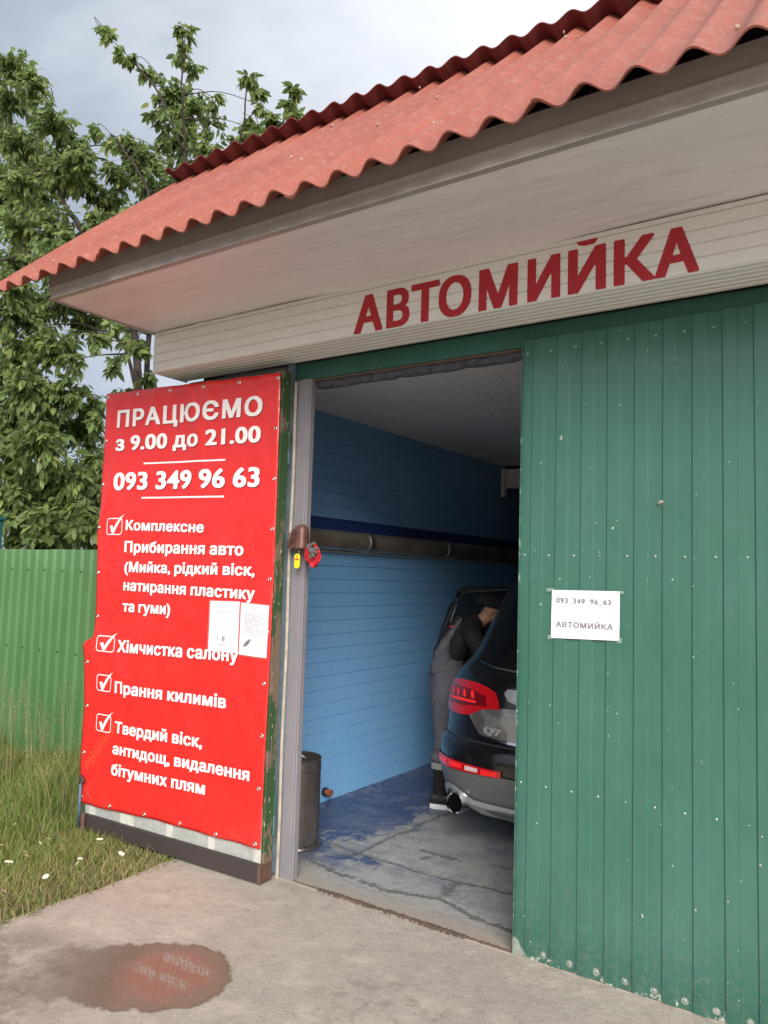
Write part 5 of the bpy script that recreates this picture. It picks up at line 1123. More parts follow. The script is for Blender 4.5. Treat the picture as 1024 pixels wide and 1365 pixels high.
o = skin_obj('body', *Vb, M['skin'], PE, 2)
# hands: palm with five unequal fingers each
for sd, wx_, wz_, dd_ in ((-1, .45, .98, -.11), (1, .58, 1.16, .21)):
    P0 = pv(wx_, dd_, wz_, .026, .018); pl = pv(wx_ + .05, dd_, wz_ - .01, .034, .014); ps = []
    for k, (dz, ln) in enumerate(((.028, .058), (.010, .068), (-.010, .064), (-.028, .050))):
        ps.append([pl, pv(wx_ + .085, dd_ + .004, wz_ - .01 + dz, .0095), pv(wx_ + .085 + ln * .55, dd_ + .012, wz_ - .016 + dz, .0085), pv(wx_ + .085 + ln, dd_ + .03, wz_ - .028 + dz, .0075)])
    ps.append([P0, pv(wx_ + .035, dd_ + .02, wz_ + .028, .011), pv(wx_ + .068, dd_ + .034, wz_ + .034, .009)])
    skin_obj('hand', *chain([[P0, pl]] + ps), M['skin'], PE, 2)
# trousers and bib of the overalls
Vo = chain([[pv(.045, .01, 1.135, .125, .105), pv(.0, 0, 1.04, .148, .118), pv(-.025, 0, .94, .158, .130)],
            [pv(-.025, 0, .94, .158, .130), pv(-.035, -.08, .80, .112), pv(-.015, -.085, .62, .095), pv(-.01, -.085, .50, .083), pv(-.035, -.082, .38, .080), pv(-.035, -.08, .30, .079)],
            [pv(-.025, 0, .94, .158, .130), pv(.0, .09, .80, .108), pv(.05, .10, .50, .083), pv(.03, .11, .30, .078)]])
ov = skin_obj('overalls', *Vo, M['overall'], PE, 3)
for v in ov.data.vertices:
    c = v.co; a = math.atan2(c.y, c.x); lo_ = max(0, 1 - abs(c.z - .42) / .22) + .6 * max(0, 1 - abs(c.z - .82) / .2)
    v.co = c + v.normal * (.006 * lo_ * math.sin(c.z * 75 + 2.2 * math.sin(a * 2) + c.x * 30) + .004 * math.sin(c.z * 23 + a * 3))
# back panel and strap over the shirt
def ribbon(name, pts, w, mat, parent, th=.006, side=fD):
    V = []; F = []
    for i, (f, d, z, ww) in enumerate(pts):
        p = Vector(pp(f, d, z)); V += [p - side * ww, p + side * ww]
    for i in range(len(pts) - 1): F.append((2 * i, 2 * i + 1, 2 * i + 3, 2 * i + 2))
    o = mk(name, V, F, mat, parent, True); s = o.modifiers.new('thick', 'SOLIDIFY'); s.thickness = th; s.offset = 1; q = o.modifiers.new('sub', 'SUBSURF'); q.levels = 2; q.render_levels = 2; return o
ribbon('bib_back', [(-.088, 0, 1.02, .13), (-.094, .0, 1.09, .125), (-.064, .0, 1.18, .11), (-.014, .0, 1.26, .085), (.045, .0, 1.335, .055), (.085, .0, 1.375, .035)], 0, M['overall'], PE)
t = MT('red_buckle'); t.col((.5, .03, .04)); MB().box(0, .02, 0, .02, 0, .012).build('buckle', t.m, PE, base=None) if False else None
bk = MB(); bk.tube([pp(.0, -.10, 1.285), pp(.035, -.105, 1.292)], .009, 8); bk.build('buckle', t.m, PE, True)
# shirt: torso and sleeves lofted along the bent back
def loft_path(name, pts, mat, parent, n=20, side=fD, caps=True, fold=.004, seed=1):
    """pts: (f, d, z, in-plane radius, sideways radius); rings stand square to the path"""
    rr_ = random.Random(seed); P = [Vector(pp(*q[:3])) for q in pts]; Q = smooth_path(P, 4); V = []; F = []; m = len(Q)
    for i, c in enumerate(Q):
        t_ = i / (m - 1) * (len(pts) - 1); a_, b_ = [interp(t_, range(len(pts)), [q[k] for q in pts]) for k in (3, 4)]
        d = (Q[min(i + 1, m - 1)] - Q[max(i - 1, 0)]).normalized(); s_ = (side - d * side.dot(d)).normalized(); u_ = s_.cross(d)
        for k in range(n):
            a = 2 * math.pi * k / n; w_ = 1 + fold / max(a_, .02) * (math.sin(i * 1.7 + 3 * a) + .6 * math.sin(i * 2.9 - 5 * a + seed))
            V.append(c + u_ * a_ * w_ * math.cos(a) + s_ * b_ * w_ * math.sin(a))
    for i in range(m - 1):
        for k in range(n): F.append((i * n + k, i * n + (k + 1) % n, (i + 1) * n + (k + 1) % n, (i + 1) * n + k))
    if caps: F.append(tuple(range(n - 1, -1, -1))); F.append(tuple((m - 1) * n + k for k in range(n)))
    return mk(name, V, F, mat, parent, True)
def smooth_path(P, k=5):
    out = []
    for i in range(len(P) - 1):
        a, b, c, d = P[max(i - 1, 0)], P[i], P[i + 1], P[min(i + 2, len(P) - 1)]
        for j in range(k):
            t = j / k; out.append(.5 * ((2 * b) + (c - a) * t + (2 * a - 5 * b + 4 * c - d) * t * t + (3 * b - a - 3 * c + d) * t ** 3))
    out.append(P[-1]); return out
sh = loft_path('shirt', [(-.005, .01, 1.02, .110, .135), (.02, .01, 1.10, .118, .150), (.065, .015, 1.18, .125, .165), (.12, .02, 1.25, .118, .180), (.175, .02, 1.295, .098, .165), (.215, .02, 1.325, .070, .085), (.235, .02, 1.34, .058, .060)], M['shirt'], PE)
loft_path('sleeve', [(.13, -.12, 1.265, .060, .06), (.155, -.165, 1.235, .070, .066), (.21, -.20, 1.14, .064, .060), (.265, -.195, 1.05, .056, .052), (.33, -.165, 1.005, .052, .048), (.40, -.13, .985, .044, .042)], M['shirt'], sh, 14, fold=.003)
loft_path('sleeve', [(.14, .15, 1.265, .060, .06), (.20, .20, 1.235, .068, .064), (.30, .235, 1.15, .058, .056), (.36, .24, 1.13, .054, .052), (.50, .225, 1.148, .044, .042)], M['shirt'], sh, 14, fold=.003, seed=3)
loft_path('side_panel', [(-.03, -.105, .97, .105, .045), (-.050, -.115, 1.06, .070, .042), (-.040, -.128, 1.14, .044, .036), (-.008, -.138, 1.21, .026, .030), (.04, -.12, 1.285, .018, .024), (.085, -.085, 1.345, .014, .018)], M['overall'], PE, 16)
# hands' wrists, belt-side pocket, knee patch, cuffs
loft('reflective_cuff', [(*pp(-.035, -.08, 0)[:2], .285, .066, .066), (*pp(-.035, -.08, 0)[:2], .33, .067, .067)], M['cuff'], PE, cap=False)
loft('reflective_cuff', [(*pp(.03, .11, 0)[:2], .285, .064, .064), (*pp(.03, .11, 0)[:2], .33, .065, .065)], M['cuff'], PE, cap=False)
slabp = mk('thigh_patch', [pp(.035, -.168, .74), pp(.09, -.145, .74), pp(.09, -.145, .81), pp(.035, -.168, .81)], [(0, 1, 2, 3)], M['shirt'], PE); slabp.modifiers.new('thick', 'SOLIDIFY').thickness = .006
loft_path('leg_wear', [(-.035, -.08, .33, .058, .058), (-.035, -.08, .22, .054, .054), (-.034, -.08, .14, .056, .056), (-.032, -.08, .115, .060, .060)], M['shirt'], PE, 16)
loft_path('leg_wear', [(.03, .11, .33, .056, .056), (.03, .11, .2, .052, .052), (.03, .11, .115, .058, .058)], M['shirt'], PE, 16)
def shoe(f0, d0):
    s = loft_path('shoe', [(f0 - .085, d0, .085, .030, .030), (f0 - .06, d0, .080, .046, .042), (f0 + .0, d0, .078, .048, .044), (f0 + .06, d0, .064, .038, .046), (f0 + .13, d0, .052, .026, .046), (f0 + .175, d0, .046, .020, .036), (f0 + .195, d0, .044, .008, .015)], M['black'], PE, 18, fold=.001)
    loft_path('shoe_collar', [(f0 - .02, d0, .09, .050, .044), (f0 - .022, d0, .125, .046, .044), (f0 - .020, d0, .135, .040, .038)], M['black'], s, 16, fold=.001)
    P = []; 
    for k in range(24):
        a = 2 * math.pi * k / 24; P.append((f0 + .055 + .148 * math.cos(a), d0 + (.044 + .006 * math.cos(a)) * math.sin(a)))
    V = [pp(a, b, .0) for a, b in P] + [pp(a, b, .028 + (.010 if a < f0 else 0)) for a, b in P]; n = 24
    o = mk('sole', V, [(i, (i + 1) % n, (i + 1) % n + n, i + n) for i in range(n)] + [tuple(range(n))[::-1], tuple(range(n, 2 * n))], M['white_rub'], s); bevel(o, .008, 2)
    if d0 < 0:
        lg = [(.0, .0), (.028, .018), (.050, .034), (.036, .012), (.052, .002), (.030, .0), (.018, -.008), (.004, -.012), (.014, -.002)]
        V = [pp(f0 + .030 + a * 1.0, d0 - .0475 - .0005, .078 + b) for a, b in lg]; T = tessellate_polygon([[Vector((a, b, 0)) for a, b in lg]])
        m = mk('shoe_mark', V, [tuple(q) for q in T], M['white_rub'], s); m.modifiers.new('thick', 'SOLIDIFY').thickness = .003
shoe(-.02, -.08); shoe(.04, .11)
# face: brow, nose, mouth, ear, eye, cap
hc = Vector(pp(.325, .02, 1.425))
def hp_(f, d, z): return hc + fR * f + fD * d + Vector((0, 0, z))
skin_obj('nose', *chain([[(*hp_(.075, -.02, -.02), .012), (*hp_(.100, -.02, -.045), .013), (*hp_(.088, -.02, -.052), .010)]]), M['skin'], PE, 2)
skin_obj('jaw', *chain([[(*hp_(-.01, -.02, -.035), .060), (*hp_(.045, -.02, -.065), .046), (*hp_(.065, -.02, -.082), .026)]]), M['skin'], PE, 2)
skin_obj('ear', *chain([[(*hp_(-.012, -.092, -.012), .012, .006), (*hp_(-.010, -.094, -.035), .010, .006)]]), M['skin'], PE, 2)
t = MT('lips'); t.col((.30, .10, .08)); MB().tube([hp_(.078, -.045, -.070), hp_(.088, -.02, -.070), hp_(.082, .005, -.070)], .005, 6).build('mouth', t.m, PE, True)
t = MT('eye'); t.col((.02, .015, .012)); t.set('Roughness', .15)
for d in (-.052, .012): MB().lathe([(0, .009), (.006, .007), (.009, 0), (.006, -.007), (0, -.009)], tuple(hp_(.072, d, -.012)), 10).build('eye', t.m, PE, True)
for d in (-.052, .012): MB().tube([hp_(.07, d - .018, .005), hp_(.079, d, .010), hp_(.075, d + .018, .006)], .004, 5).build('eyebrow', M['hair'], PE, True)
skin_obj('hair', *chain([[(*hp_(-.055, 0, -.025), .048), (*hp_(-.045, 0, .02), .070)]]), M['hair'], PE, 2)
V = []; F = []; n = 24
for j, (rr_, zz) in enumerate(((.098, .004), (.100, .022), (.097, .045), (.082, .072), (.050, .090), (.0, .096))):
    for k in range(n):
        a = 2 * math.pi * k / n; V.append(hp_(-.012 + rr_ * 1.08 * math.cos(a) + zz * -.12, rr_ * .92 * math.sin(a), zz - .0 - .20 * rr_ * math.cos(a)))
for j in range(5):
    for k in range(n): F.append((j * n + k, j * n + (k + 1) % n, (j + 1) * n + (k + 1) % n, (j + 1) * n + k))
cp = mk('cap', V, F, M['shirt'], PE, True); cp.modifiers.new('thick', 'SOLIDIFY').thickness = .003
V = []
for i in range(9):
    a = R(-70 + 140 * i / 8); V += [hp_(-.012 + .100 * math.cos(a), .088 * math.sin(a), .004 - .020 * math.cos(a)), hp_(.0 + .155 * math.cos(a), .085 * math.sin(a), .002 - .055 * math.cos(a))]
o = mk('cap_visor', V, [(2 * i, 2 * i + 1, 2 * i + 3, 2 * i + 2) for i in range(8)], M['shirt'], cp, True); o.modifiers.new('thick', 'SOLIDIFY').thickness = .004

# ================================================================== FENCE
FN = thing('metal_fence', 'light green ribbed sheet metal fence behind the grass, left of the banner', 'fence', (-4.5, .62, 0))
for k in range(7):
    x1 = -2.36 - k * 1.14; rib_sheet('fence_sheet', x1 - 1.16, x1, .03, 1.775 + .004 * (k % 2), .614 - .0015 * (k % 2), .128, .016, M['fence'], FN, phase=.02, slope=.022, wav=.002, nz=8)
rl = MB().box(-10.4, -2.34, .636, .676, .35, .39).build('rail', M['oldwood'], FN)
MB().box(-10.4, -2.34, .636, .676, 1.50, 1.54).build('rail', M['oldwood'], FN)
pme = mesh_of(MB().box(-.03, .03, -.03, .03, 0, 1.78), M['oldwood'], 'post'); pieces('post', pme, FN, [(-3.2 - k * 2.3, .71, 0) for k in range(4)])
scm = mesh_of(MB().lathe([(0, .004), (.006, .003), (.008, 0)], n=8), M['black'], 'fence_screw', True)
pieces('fence_screw', scm, FN, [(-2.45 - k * .256 + .03, .611, zz) for k in range(12) for zz in (1.60, .92)], [rote] * 24)
TP = MB().box(-5.97, -5.79, .70, .82, 0, 2.06).box(-5.99, -5.77, .68, .84, 2.06, 2.09).build('fence_post', M['teal'], None); bevel(TP, .006); tag(TP, 'dark teal square post rising behind the far left end of the green fence', 'post')

# ================================================================== TREE
TREE = json.loads('''[[-8.2,1.91,8.16,0.26],[-7.42,1.73,7.58,0.19],[-8.67,2.12,7.93,0.31],[-7.7,1.8,6.94,0.28],[-6.87,1.69,6.91,0.23],[-7.1,2.12,6.92,0.24],[-8.85,2.79,7.5,0.33],[-9.46,2.64,7.4,0.36],[-8.64,2.6,6.82,0.36],[-6.84,1.89,6.33,0.25],[-7.92,2.0,5.99,0.29],[-6.65,1.66,5.56,0.26],[-6.46,1.82,6.35,0.18],[-6.47,2.0,6.84,0.09],[-5.96,1.88,6.53,0.17],[-6.86,2.81,7.11,0.2],[-6.9,2.68,6.71,0.23],[-6.34,2.65,6.68,0.23],[-6.16,2.64,6.32,0.2],[-4.77,1.85,7.31,0.1],[-5.03,2.0,7.3,0.12],[-5.29,2.42,7.47,0.13],[-6.07,2.55,7.69,0.11],[-5.96,2.71,7.47,0.22],[-5.63,2.74,7.15,0.25],[-4.93,1.71,6.41,0.14],[-4.82,2.39,6.54,0.17],[-5.52,2.47,6.6,0.25],[-4.81,2.26,6.17,0.18],[-4.97,1.83,6.28,0.17],[-4.7,2.22,6.75,0.11],[-6.33,2.0,7.97,0.07],[-6.46,2.0,8.12,0.05],[-6.09,2.0,7.64,0.08],[-5.92,2.0,7.54,0.08],[-5.61,2.0,7.25,0.06],[-3.96,2.0,6.59,0.08],[-4.2,2.34,6.72,0.11],[-4.46,2.75,6.86,0.13],[-4.7,2.7,6.68,0.14],[-3.59,2.0,6.05,0.07],[-3.92,2.14,6.13,0.14],[-3.35,2.0,6.27,0.06],[-3.39,2.0,6.13,0.06],[-3.3,2.0,5.98,0.06],[-4.14,2.0,5.96,0.15],[-8.67,2.36,5.78,0.33],[-6.28,1.36,4.97,0.23],[-5.74,1.36,4.98,0.22],[-6.49,2.11,5.7,0.22],[-7.51,1.67,4.64,0.27],[-7.41,2.0,4.61,0.24],[-7.53,1.91,4.24,0.28],[-6.54,1.75,4.13,0.24],[-7.36,2.6,4.84,0.2],[-6.73,1.55,3.6,0.29],[-6.54,1.84,3.64,0.21],[-8.62,2.4,3.53,0.31],[-5.86,1.2,2.89,0.26],[-6.98,2.4,3.3,0.2],[-8.39,2.4,2.83,0.3],[-6.24,1.6,2.63,0.21],[-6.11,1.2,2.12,0.23],[-5.99,1.6,2.11,0.26],[-6.71,2.4,2.68,0.2],[-4.97,1.2,2.03,0.18],[-5.48,1.73,4.15,0.16],[-4.91,1.53,3.79,0.15],[-5.19,1.9,3.67,0.13],[-5.25,1.36,3.92,0.12],[-6.17,2.21,3.99,0.12],[-9.7,2.77,7.14,0.29],[-10.13,2.84,8.31,0.26],[-7.38,2.56,6.6,0.2],[-7.33,2.85,6.51,0.22],[-5.16,1.62,5.31,0.17],[-5.69,1.2,1.93,0.19],[-8.67,2.31,4.19,0.26],[-5.43,1.83,3.52,0.11],[-8.54,2.53,3.81,0.27],[-7.14,2.11,3.4,0.24],[-6.78,2.36,3.6,0.2],[-6.34,1.2,2.84,0.19],[-6.41,1.6,2.65,0.2],[-5.85,1.6,2.55,0.19],[-4.94,1.2,2.67,0.13],[-6.39,1.2,2.36,0.21],[-6.51,1.6,2.34,0.22],[-5.89,1.6,2.29,0.19],[-6.6,2.4,1.95,0.18],[-6.15,1.2,1.9,0.17],[-5.7,1.2,2.04,0.18],[-5.3,1.45,3.12,0.14],[-6.88,1.38,4.75,0.22],[-7.39,2.26,4.99,0.23],[-7.75,2.07,5.0,0.23],[-7.22,2.56,5.16,0.19],[-5.77,2.09,4.3,0.13],[-6.79,2.01,5.13,0.2],[-6.39,2.06,5.25,0.18],[-5.08,1.72,3.97,0.12],[-7.35,1.65,6.24,0.22],[-8.45,2.69,7.11,0.25],[-6.11,1.68,3.9,0.17],[-6.92,2.6,4.82,0.13],[-5.31,2.45,5.91,0.34],[-4.9,1.56,4.87,0.26],[-3.72,1.56,4.83,0.28],[-4.98,1.87,2.7,0.34],[-4.42,1.94,3.13,0.33],[-4.9,1.58,1.91,0.29],[-3.99,1.88,3.96,0.29],[-10.88,2.44,8.71,0.59],[-9.58,1.86,6.33,0.58],[-8.56,1.58,4.49,0.53],[-7.58,1.2,2.92,0.43],[-11.75,1.93,7.49,0.71],[-10.54,1.61,4.8,0.64]]'''); LIMB = json.loads('''[[[-5.33,2.0,1.77],[-5.98,2.0,2.25],[-6.73,2.0,2.32],[-7.32,2.0,2.64],[-7.99,2.0,3.07],[-9.26,2.0,3.56]],[[-5.33,2.0,1.77],[-6.29,2.0,2.48],[-6.78,2.0,2.75],[-7.57,2.0,3.4],[-8.1,2.0,4.34],[-8.73,2.0,5.36]],[[-5.33,2.0,1.77],[-5.28,2.0,2.89],[-5.82,2.0,4.63],[-6.49,2.0,5.57],[-6.96,2.0,6.13],[-7.07,2.0,6.7],[-7.55,2.0,7.5],[-8.19,2.0,8.23]],[[-5.28,2.0,2.89],[-5.1,2.0,4.33],[-4.9,2.0,5.28],[-4.9,2.0,6.11],[-4.87,2.0,6.78],[-4.92,2.0,7.43]],[[-4.9,2.0,5.28],[-4.34,2.0,5.71],[-3.98,2.0,6.0],[-3.94,2.0,6.58]],[[-4.34,2.0,5.71],[-3.62,2.0,5.89],[-3.38,2.0,6.04],[-3.34,2.0,6.26]],[[-4.9,2.0,6.11],[-5.31,2.0,6.84],[-5.61,2.0,7.25],[-6.02,2.0,7.61],[-6.41,2.0,8.06]],[[-5.28,2.0,2.89],[-5.58,2.0,3.74],[-5.91,2.0,4.21],[-6.64,2.0,4.5],[-7.42,2.0,4.63]],[[-7.07,2.0,6.7],[-7.83,2.0,6.67],[-8.45,2.0,6.74]],[[-5.82,2.0,4.63],[-5.52,2.0,5.69],[-5.84,2.0,6.39],[-6.14,2.0,6.66]],[[-6.49,2.0,5.57],[-7.37,2.0,5.58],[-8.12,2.0,5.54],[-9.62,2.0,6.07]]]''')
TR = thing('cherry_tree', 'leafy cherry tree behind the green fence, its crown rising over the red roof', 'tree', (-4.75, 2.05, 0))
r = random.Random(21)
nodes = []
trunk = MB(); base_ = Vector((-4.75, 2.05, 0)); fork = Vector(LIMB[0][0])
trunk.tube([base_ + Vector((0, 0, -.05)), base_ + Vector((.03, 0, .4)), base_.lerp(fork, .55) + Vector((.05, 0, 0)), fork], [.17, .13, .115, .105], 12)
def smooth_path(P, k=5):
    out = []
    for i in range(len(P) - 1):
        a, b, c, d = P[max(i - 1, 0)], P[i], P[i + 1], P[min(i + 2, len(P) - 1)]
        for j in range(k):
            t = j / k; out.append(.5 * ((2 * b) + (c - a) * t + (2 * a - 5 * b + 4 * c - d) * t * t + (3 * b - a - 3 * c + d) * t ** 3))
    out.append(P[-1]); return out
R0 = [.085, .070, .060, .035, .028, .02, .016, .03, .02, .026, .028]; R1 = [.018, .010, .007, .005, .005, .004, .003, .006, .006, .006, .006]
for k, L in enumerate(LIMB):
    P = smooth_path([Vector(p) + Vector((0, r.uniform(-.12, .12) if i else 0, 0)) for i, p in enumerate(L)], 6)
    P = [p + Vector((r.uniform(-.012, .012), r.uniform(-.012, .012), r.uniform(-.012, .012))) for p in P]
    rad = [R0[k] + (R1[k] - R0[k]) * (i / (len(P) - 1)) ** .8 for i in range(len(P))]
    trunk.tube(P, rad, 8); nodes += [(p, q) for p, q in zip(P, rad)]
LEAFV = []; LEAFF = []; singles = []
LB = np.array([(0, 0, 0), (.26, .19, .012), (.28, 0, -.02), (.26, -.19, .012), (.62, .19, .0), (.64, 0, -.045), (.62, -.19, .0), (1.02, 0, -.10)])
LFc = [(0, 2, 1), (0, 3, 2), (1, 2, 5, 4), (2, 3, 6, 5), (4, 5, 7), (5, 6, 7)]
def leaf_mat(p, d, ln, roll):
    d = d.normalized(); s = d.cross(Vector((0, 0, 1)))
    s = s.normalized() if s.length > .05 else Vector((1, 0, 0)); u = s.cross(d); s2 = s * math.cos(roll) + u * math.sin(roll); u2 = s2.cross(d)
    return Matrix(((d.x * ln, s2.x * ln, u2.x * ln, p.x), (d.y * ln, s2.y * ln, u2.y * ln, p.y), (d.z * ln, s2.z * ln, u2.z * ln, p.z), (0, 0, 0, 1)))
cam_p = Vector((1.457, -3.278, 1.65))
tw = MB(); allleaf = []
for bi, (bx, by, bz, br) in enumerate(TREE):
    c = Vector((bx, by, bz)); br *= (1.25 if br > .17 else 1.0)
    nb = min(nodes, key=lambda q: (q[0] - c).length + (0.4 if q[0].z > c.z + .2 else 0))
    mid = nb[0].lerp(c, .5) + Vector((r.uniform(-.06, .06), r.uniform(-.1, .1), r.uniform(.0, .12)))
    tw.tube(smooth_path([nb[0], mid, c], 4), [max(.004, min(nb[1] * .7, .014) * (1 - i / 9.5)) for i in range(9)], 5)
    nt = int(12 + br * br * 340)
    nt = max(9, min(75, nt)) if br > .17 else 6
    for k in range(nt):
        d = Vector((r.gauss(0, 1), r.gauss(0, .9), r.gauss(.15, .9))).normalized(); L = br * r.uniform(.55, 1.1)
        s0 = c + d * br * r.uniform(0, .35); e_ = s0 + d * L * .75 + Vector((0, 0, -.04 * r.random()))
        tw.tube([s0, s0.lerp(e_, .5) + Vector((0, 0, .02)), e_], [.0032, .0024, .0014], 3, False)
        m_ = r.randint(9, 13)
        for q in range(m_):
            t_ = (q + 1) / m_; p = s0.lerp(e_, t_) + Vector((r.uniform(-.02, .02), r.uniform(-.02, .02), r.uniform(-.01, .01)))
            ld = (d * .55 + Vector((r.uniform(-.9, .9), r.uniform(-.9, .9), r.uniform(-1.5, -.2)))); ln = r.uniform(.075, .125) if p.z > 4.5 else r.uniform(.08, .15)
            allleaf.append((p, leaf_mat(p, ld, ln, r.uniform(-.9, .9)), ln))
# nearest-looking leaves become single parts, the rest one crown
def score(a):
    p = a[0]; d = (p - cam_p); dep = d.dot(_f); x = d.dot(_r) / dep * 1030 + 512; y = 682 - d.dot(_u) / dep * 1030
    if not (0 < x < 400 and 30 < y < 720): return 1e9
    if x > 135 and y > 500: return 1e9
    if y > 385 - x * .66 and x > 5 and y < 385: return 1e9
    if y > 400 and x > 200: return 1e9
    return dep / a[2]
allleaf.sort(key=score)
lme = me_from([tuple(v) for v in LB], LFc, M['leaf'], 'leaf')
for v in lme.polygons: v.use_smooth = True
tb_ = Matrix.Translation(-wloc(TR))
for (p, m_, ln) in allleaf[:290]:
    o = bpy.data.objects.new('leaf', lme); COL.objects.link(o); o.parent = TR; o.matrix_local = tb_ @ m_
rest = allleaf[290:]; MM = np.array([[list(row) for row in m_] for _, m_, _ in rest]); n = len(rest)
H4 = np.concatenate([LB, np.ones((8, 1))], 1); VV = np.einsum('nij,kj->nki', MM, H4)[:, :, :3]
VV[:, :, :] += RNG.normal(0, .002, VV.shape)
def big_mesh(name, VV, faces, mat, parent, base):
    n, kv, _ = VV.shape; me = bpy.data.meshes.new(name); v = (VV.reshape(-1, 3) - np.array(base)); me.vertices.add(len(v)); me.vertices.foreach_set('co', v.ravel())
    lens = np.array([len(f) for f in faces]); idx = np.array([i for f in faces for i in f]); tot = len(idx)
    li = (idx[None, :] + (np.arange(n) * kv)[:, None]).ravel(); me.loops.add(n * tot); me.loops.foreach_set('vertex_index', li)
    starts = np.concatenate([[0], np.cumsum(lens)[:-1]]); st = (starts[None, :] + (np.arange(n) * tot)[:, None]).ravel()
    me.polygons.add(n * len(faces)); me.polygons.foreach_set('loop_start', st); me.polygons.foreach_set('loop_total', np.tile(lens, n)); me.polygons.foreach_set('use_smooth', np.ones(n * len(faces), bool))
    me.update(calc_edges=True); me.materials.append(mat); o = link(name, me, parent); o.location = Vector(base) - (wloc(parent) if parent else Vector((0, 0, 0))); return o
cr = big_mesh('crown', VV, LFc, M['leaf'], TR, tuple(wloc(TR))); cr['kind'] = 'stuff'
trunk.build('trunk', M['bark'], TR, True); o = tw.build('twigs', M['bark'], TR, True); o['kind'] = 'stuff'
print('LEAVES', len(allleaf))
# shrub thicket behind the fence
r = random.Random(33)
def thicket(name, label, cx, cy, w, d, h, n, zmin=.6, seed=1, ln=(.05, .10)):
    r = random.Random(seed); o_ = thing(name, label, 'shrub', (cx, cy, 0)); st = MB(); mats_ = []
    for k in range(14):
        a = Vector((cx + r.uniform(-w, w) * .7, cy + r.uniform(-d, d) * .5, 0)); b = a + Vector((r.uniform(-.5, .5), r.uniform(-.3, .3), h * r.uniform(.7, .98)))
        st.tube(smooth_path([a, a.lerp(b, .5) + Vector((r.uniform(-.15, .15), 0, 0)), b], 3), [.016 - .0016 * i for i in range(7)], 5)
    st.build('stems', M['bark'], o_, True)
    cl = [(Vector((cx + r.uniform(-w, w), cy + r.uniform(-d, d), r.uniform(zmin, h))), r.uniform(.15, .38)) for _ in range(42)]
    for k in range(n):
        c, q = r.choice(cl); p = c + Vector((r.gauss(0, q * .6), r.gauss(0, q * .5), r.gauss(0, q * .5)))
        mats_.append([list(row) for row in leaf_mat(p, Vector((r.uniform(-1, 1), r.uniform(-1, 1), r.uniform(-1, .3))), r.uniform(*ln), r.uniform(-1, 1))])
    VV = np.einsum('nij,kj->nki', np.array(mats_), H4)[:, :, :3]; c_ = big_mesh('foliage', VV, LFc, M['leaf_dark'], o_, (cx, cy, 0)); c_['kind'] = 'stuff'
thicket('shrub', 'dark dense shrub filling the gap between the green fence top and the cherry tree', -6.6, 3.4, 2.4, .6, 3.3, 17000, seed=2, ln=(.07, .13))
thicket('shrub', 'low olive green bush behind the fence just left of the red banner', -9.6, 5.2, 2.6, .6, 4.0, 12000, seed=5, ln=(.07, .13))

# ================================================================== GRASS
def grass(name, n, reg, hfun, wid, mat, seed, lean=.35, dens=None):
    g = np.random.default_rng(seed); x = g.uniform(reg[0], reg[1], n); y = g.uniform(reg[2], reg[3], n)
    keep = np.ones(n, bool)
    if dens is not None: keep &= g.random(n) < dens(x, y)
    # keep clear of the leaf's bottom edge
    x, y = x[keep], y[keep]; n = len(x); h = hfun(x, y, g); a = g.uniform(0, 2 * np.pi, n); lx = np.cos(a) * h * lean * g.uniform(.2, 1.4, n); ly = np.sin(a) * h * lean * g.uniform(.2, 1.4, n)
    b = a + np.pi / 2 + g.normal(0, .5, n); w = wid * g.uniform(.6, 1.4, n); wx, wy = np.cos(b) * w, np.sin(b) * w
    z0 = np.array([soilz(p, q) for p, q in zip(x, y)]) - .01 if n < 90000 else np.full(n, -.02)
    V = np.stack([np.stack([x - wx, y - wy, z0], 1), np.stack([x + wx, y + wy, z0], 1),
                  np.stack([x - wx * .8 + lx * .35, y - wy * .8 + ly * .35, z0 + h * .55], 1), np.stack([x + wx * .8 + lx * .35, y + wy * .8 + ly * .35, z0 + h * .55], 1),
                  np.stack([x + lx, y + ly, z0 + h * .93], 1)], 1)
    o = big_mesh(name, V, [(0, 1, 3, 2), (2, 3, 4)], mat, None, (-4, -1, 0)); o['kind'] = 'stuff'; return o
def gnoise(x, y): return .5 + .25 * np.sin(x * 3.1 + 1.3 * np.sin(y * 2.3)) + .25 * np.sin(y * 4.3 + 1.7 * np.sin(x * 3.7 + 1))
def bare(x, y): return np.exp(-(((x + 2.55) / .30) ** 2 + ((y + 1.35) / .38) ** 2))
def hf(x, y, g):
    near = np.clip((-2.05 - x) / .5, .0, 1); back = np.clip((y + .9) / 1.2, 0, 1)
    return (.035 + .055 * near + .10 * back * near * np.clip((-2.6 - x) / .8, 0.15, 1)) * (.6 + .7 * gnoise(x, y)) * g.uniform(.5, 1.3, len(x)) * (1 - .6 * bare(x, y))
tg = tag(grass('grass', 70000, (-5.2, -2.02, -2.3, .60), hf, .0021, M['grass'], 1, .55, lambda x, y: np.clip(1.05 - 1.0 * bare(x, y), .08, 1) * (.65 + .35 * gnoise(x, y)) * ~((y > -.16) & (x > -2.04))), 'green and straw coloured grass growing between the concrete slab and the fence', 'grass')
tag(grass('grass', 26000, (-11, -5.0, -3.5, .60), lambda x, y, g: g.uniform(.1, .3, len(x)), .004, M['grass'], 2, .5), 'longer green grass along the fence beyond the left edge of the photo', 'grass')
tag(grass('clover', 9000, (-3.4, -2.0, -2.0, -.1), lambda x, y, g: g.uniform(.02, .045, len(x)), .006, M['grass'], 5, 1.2, lambda x, y: np.clip(1.0 - 1.0 * bare(x, y), .05, 1)), 'low leafy clover among the grass near the slab edge', 'ground cover')
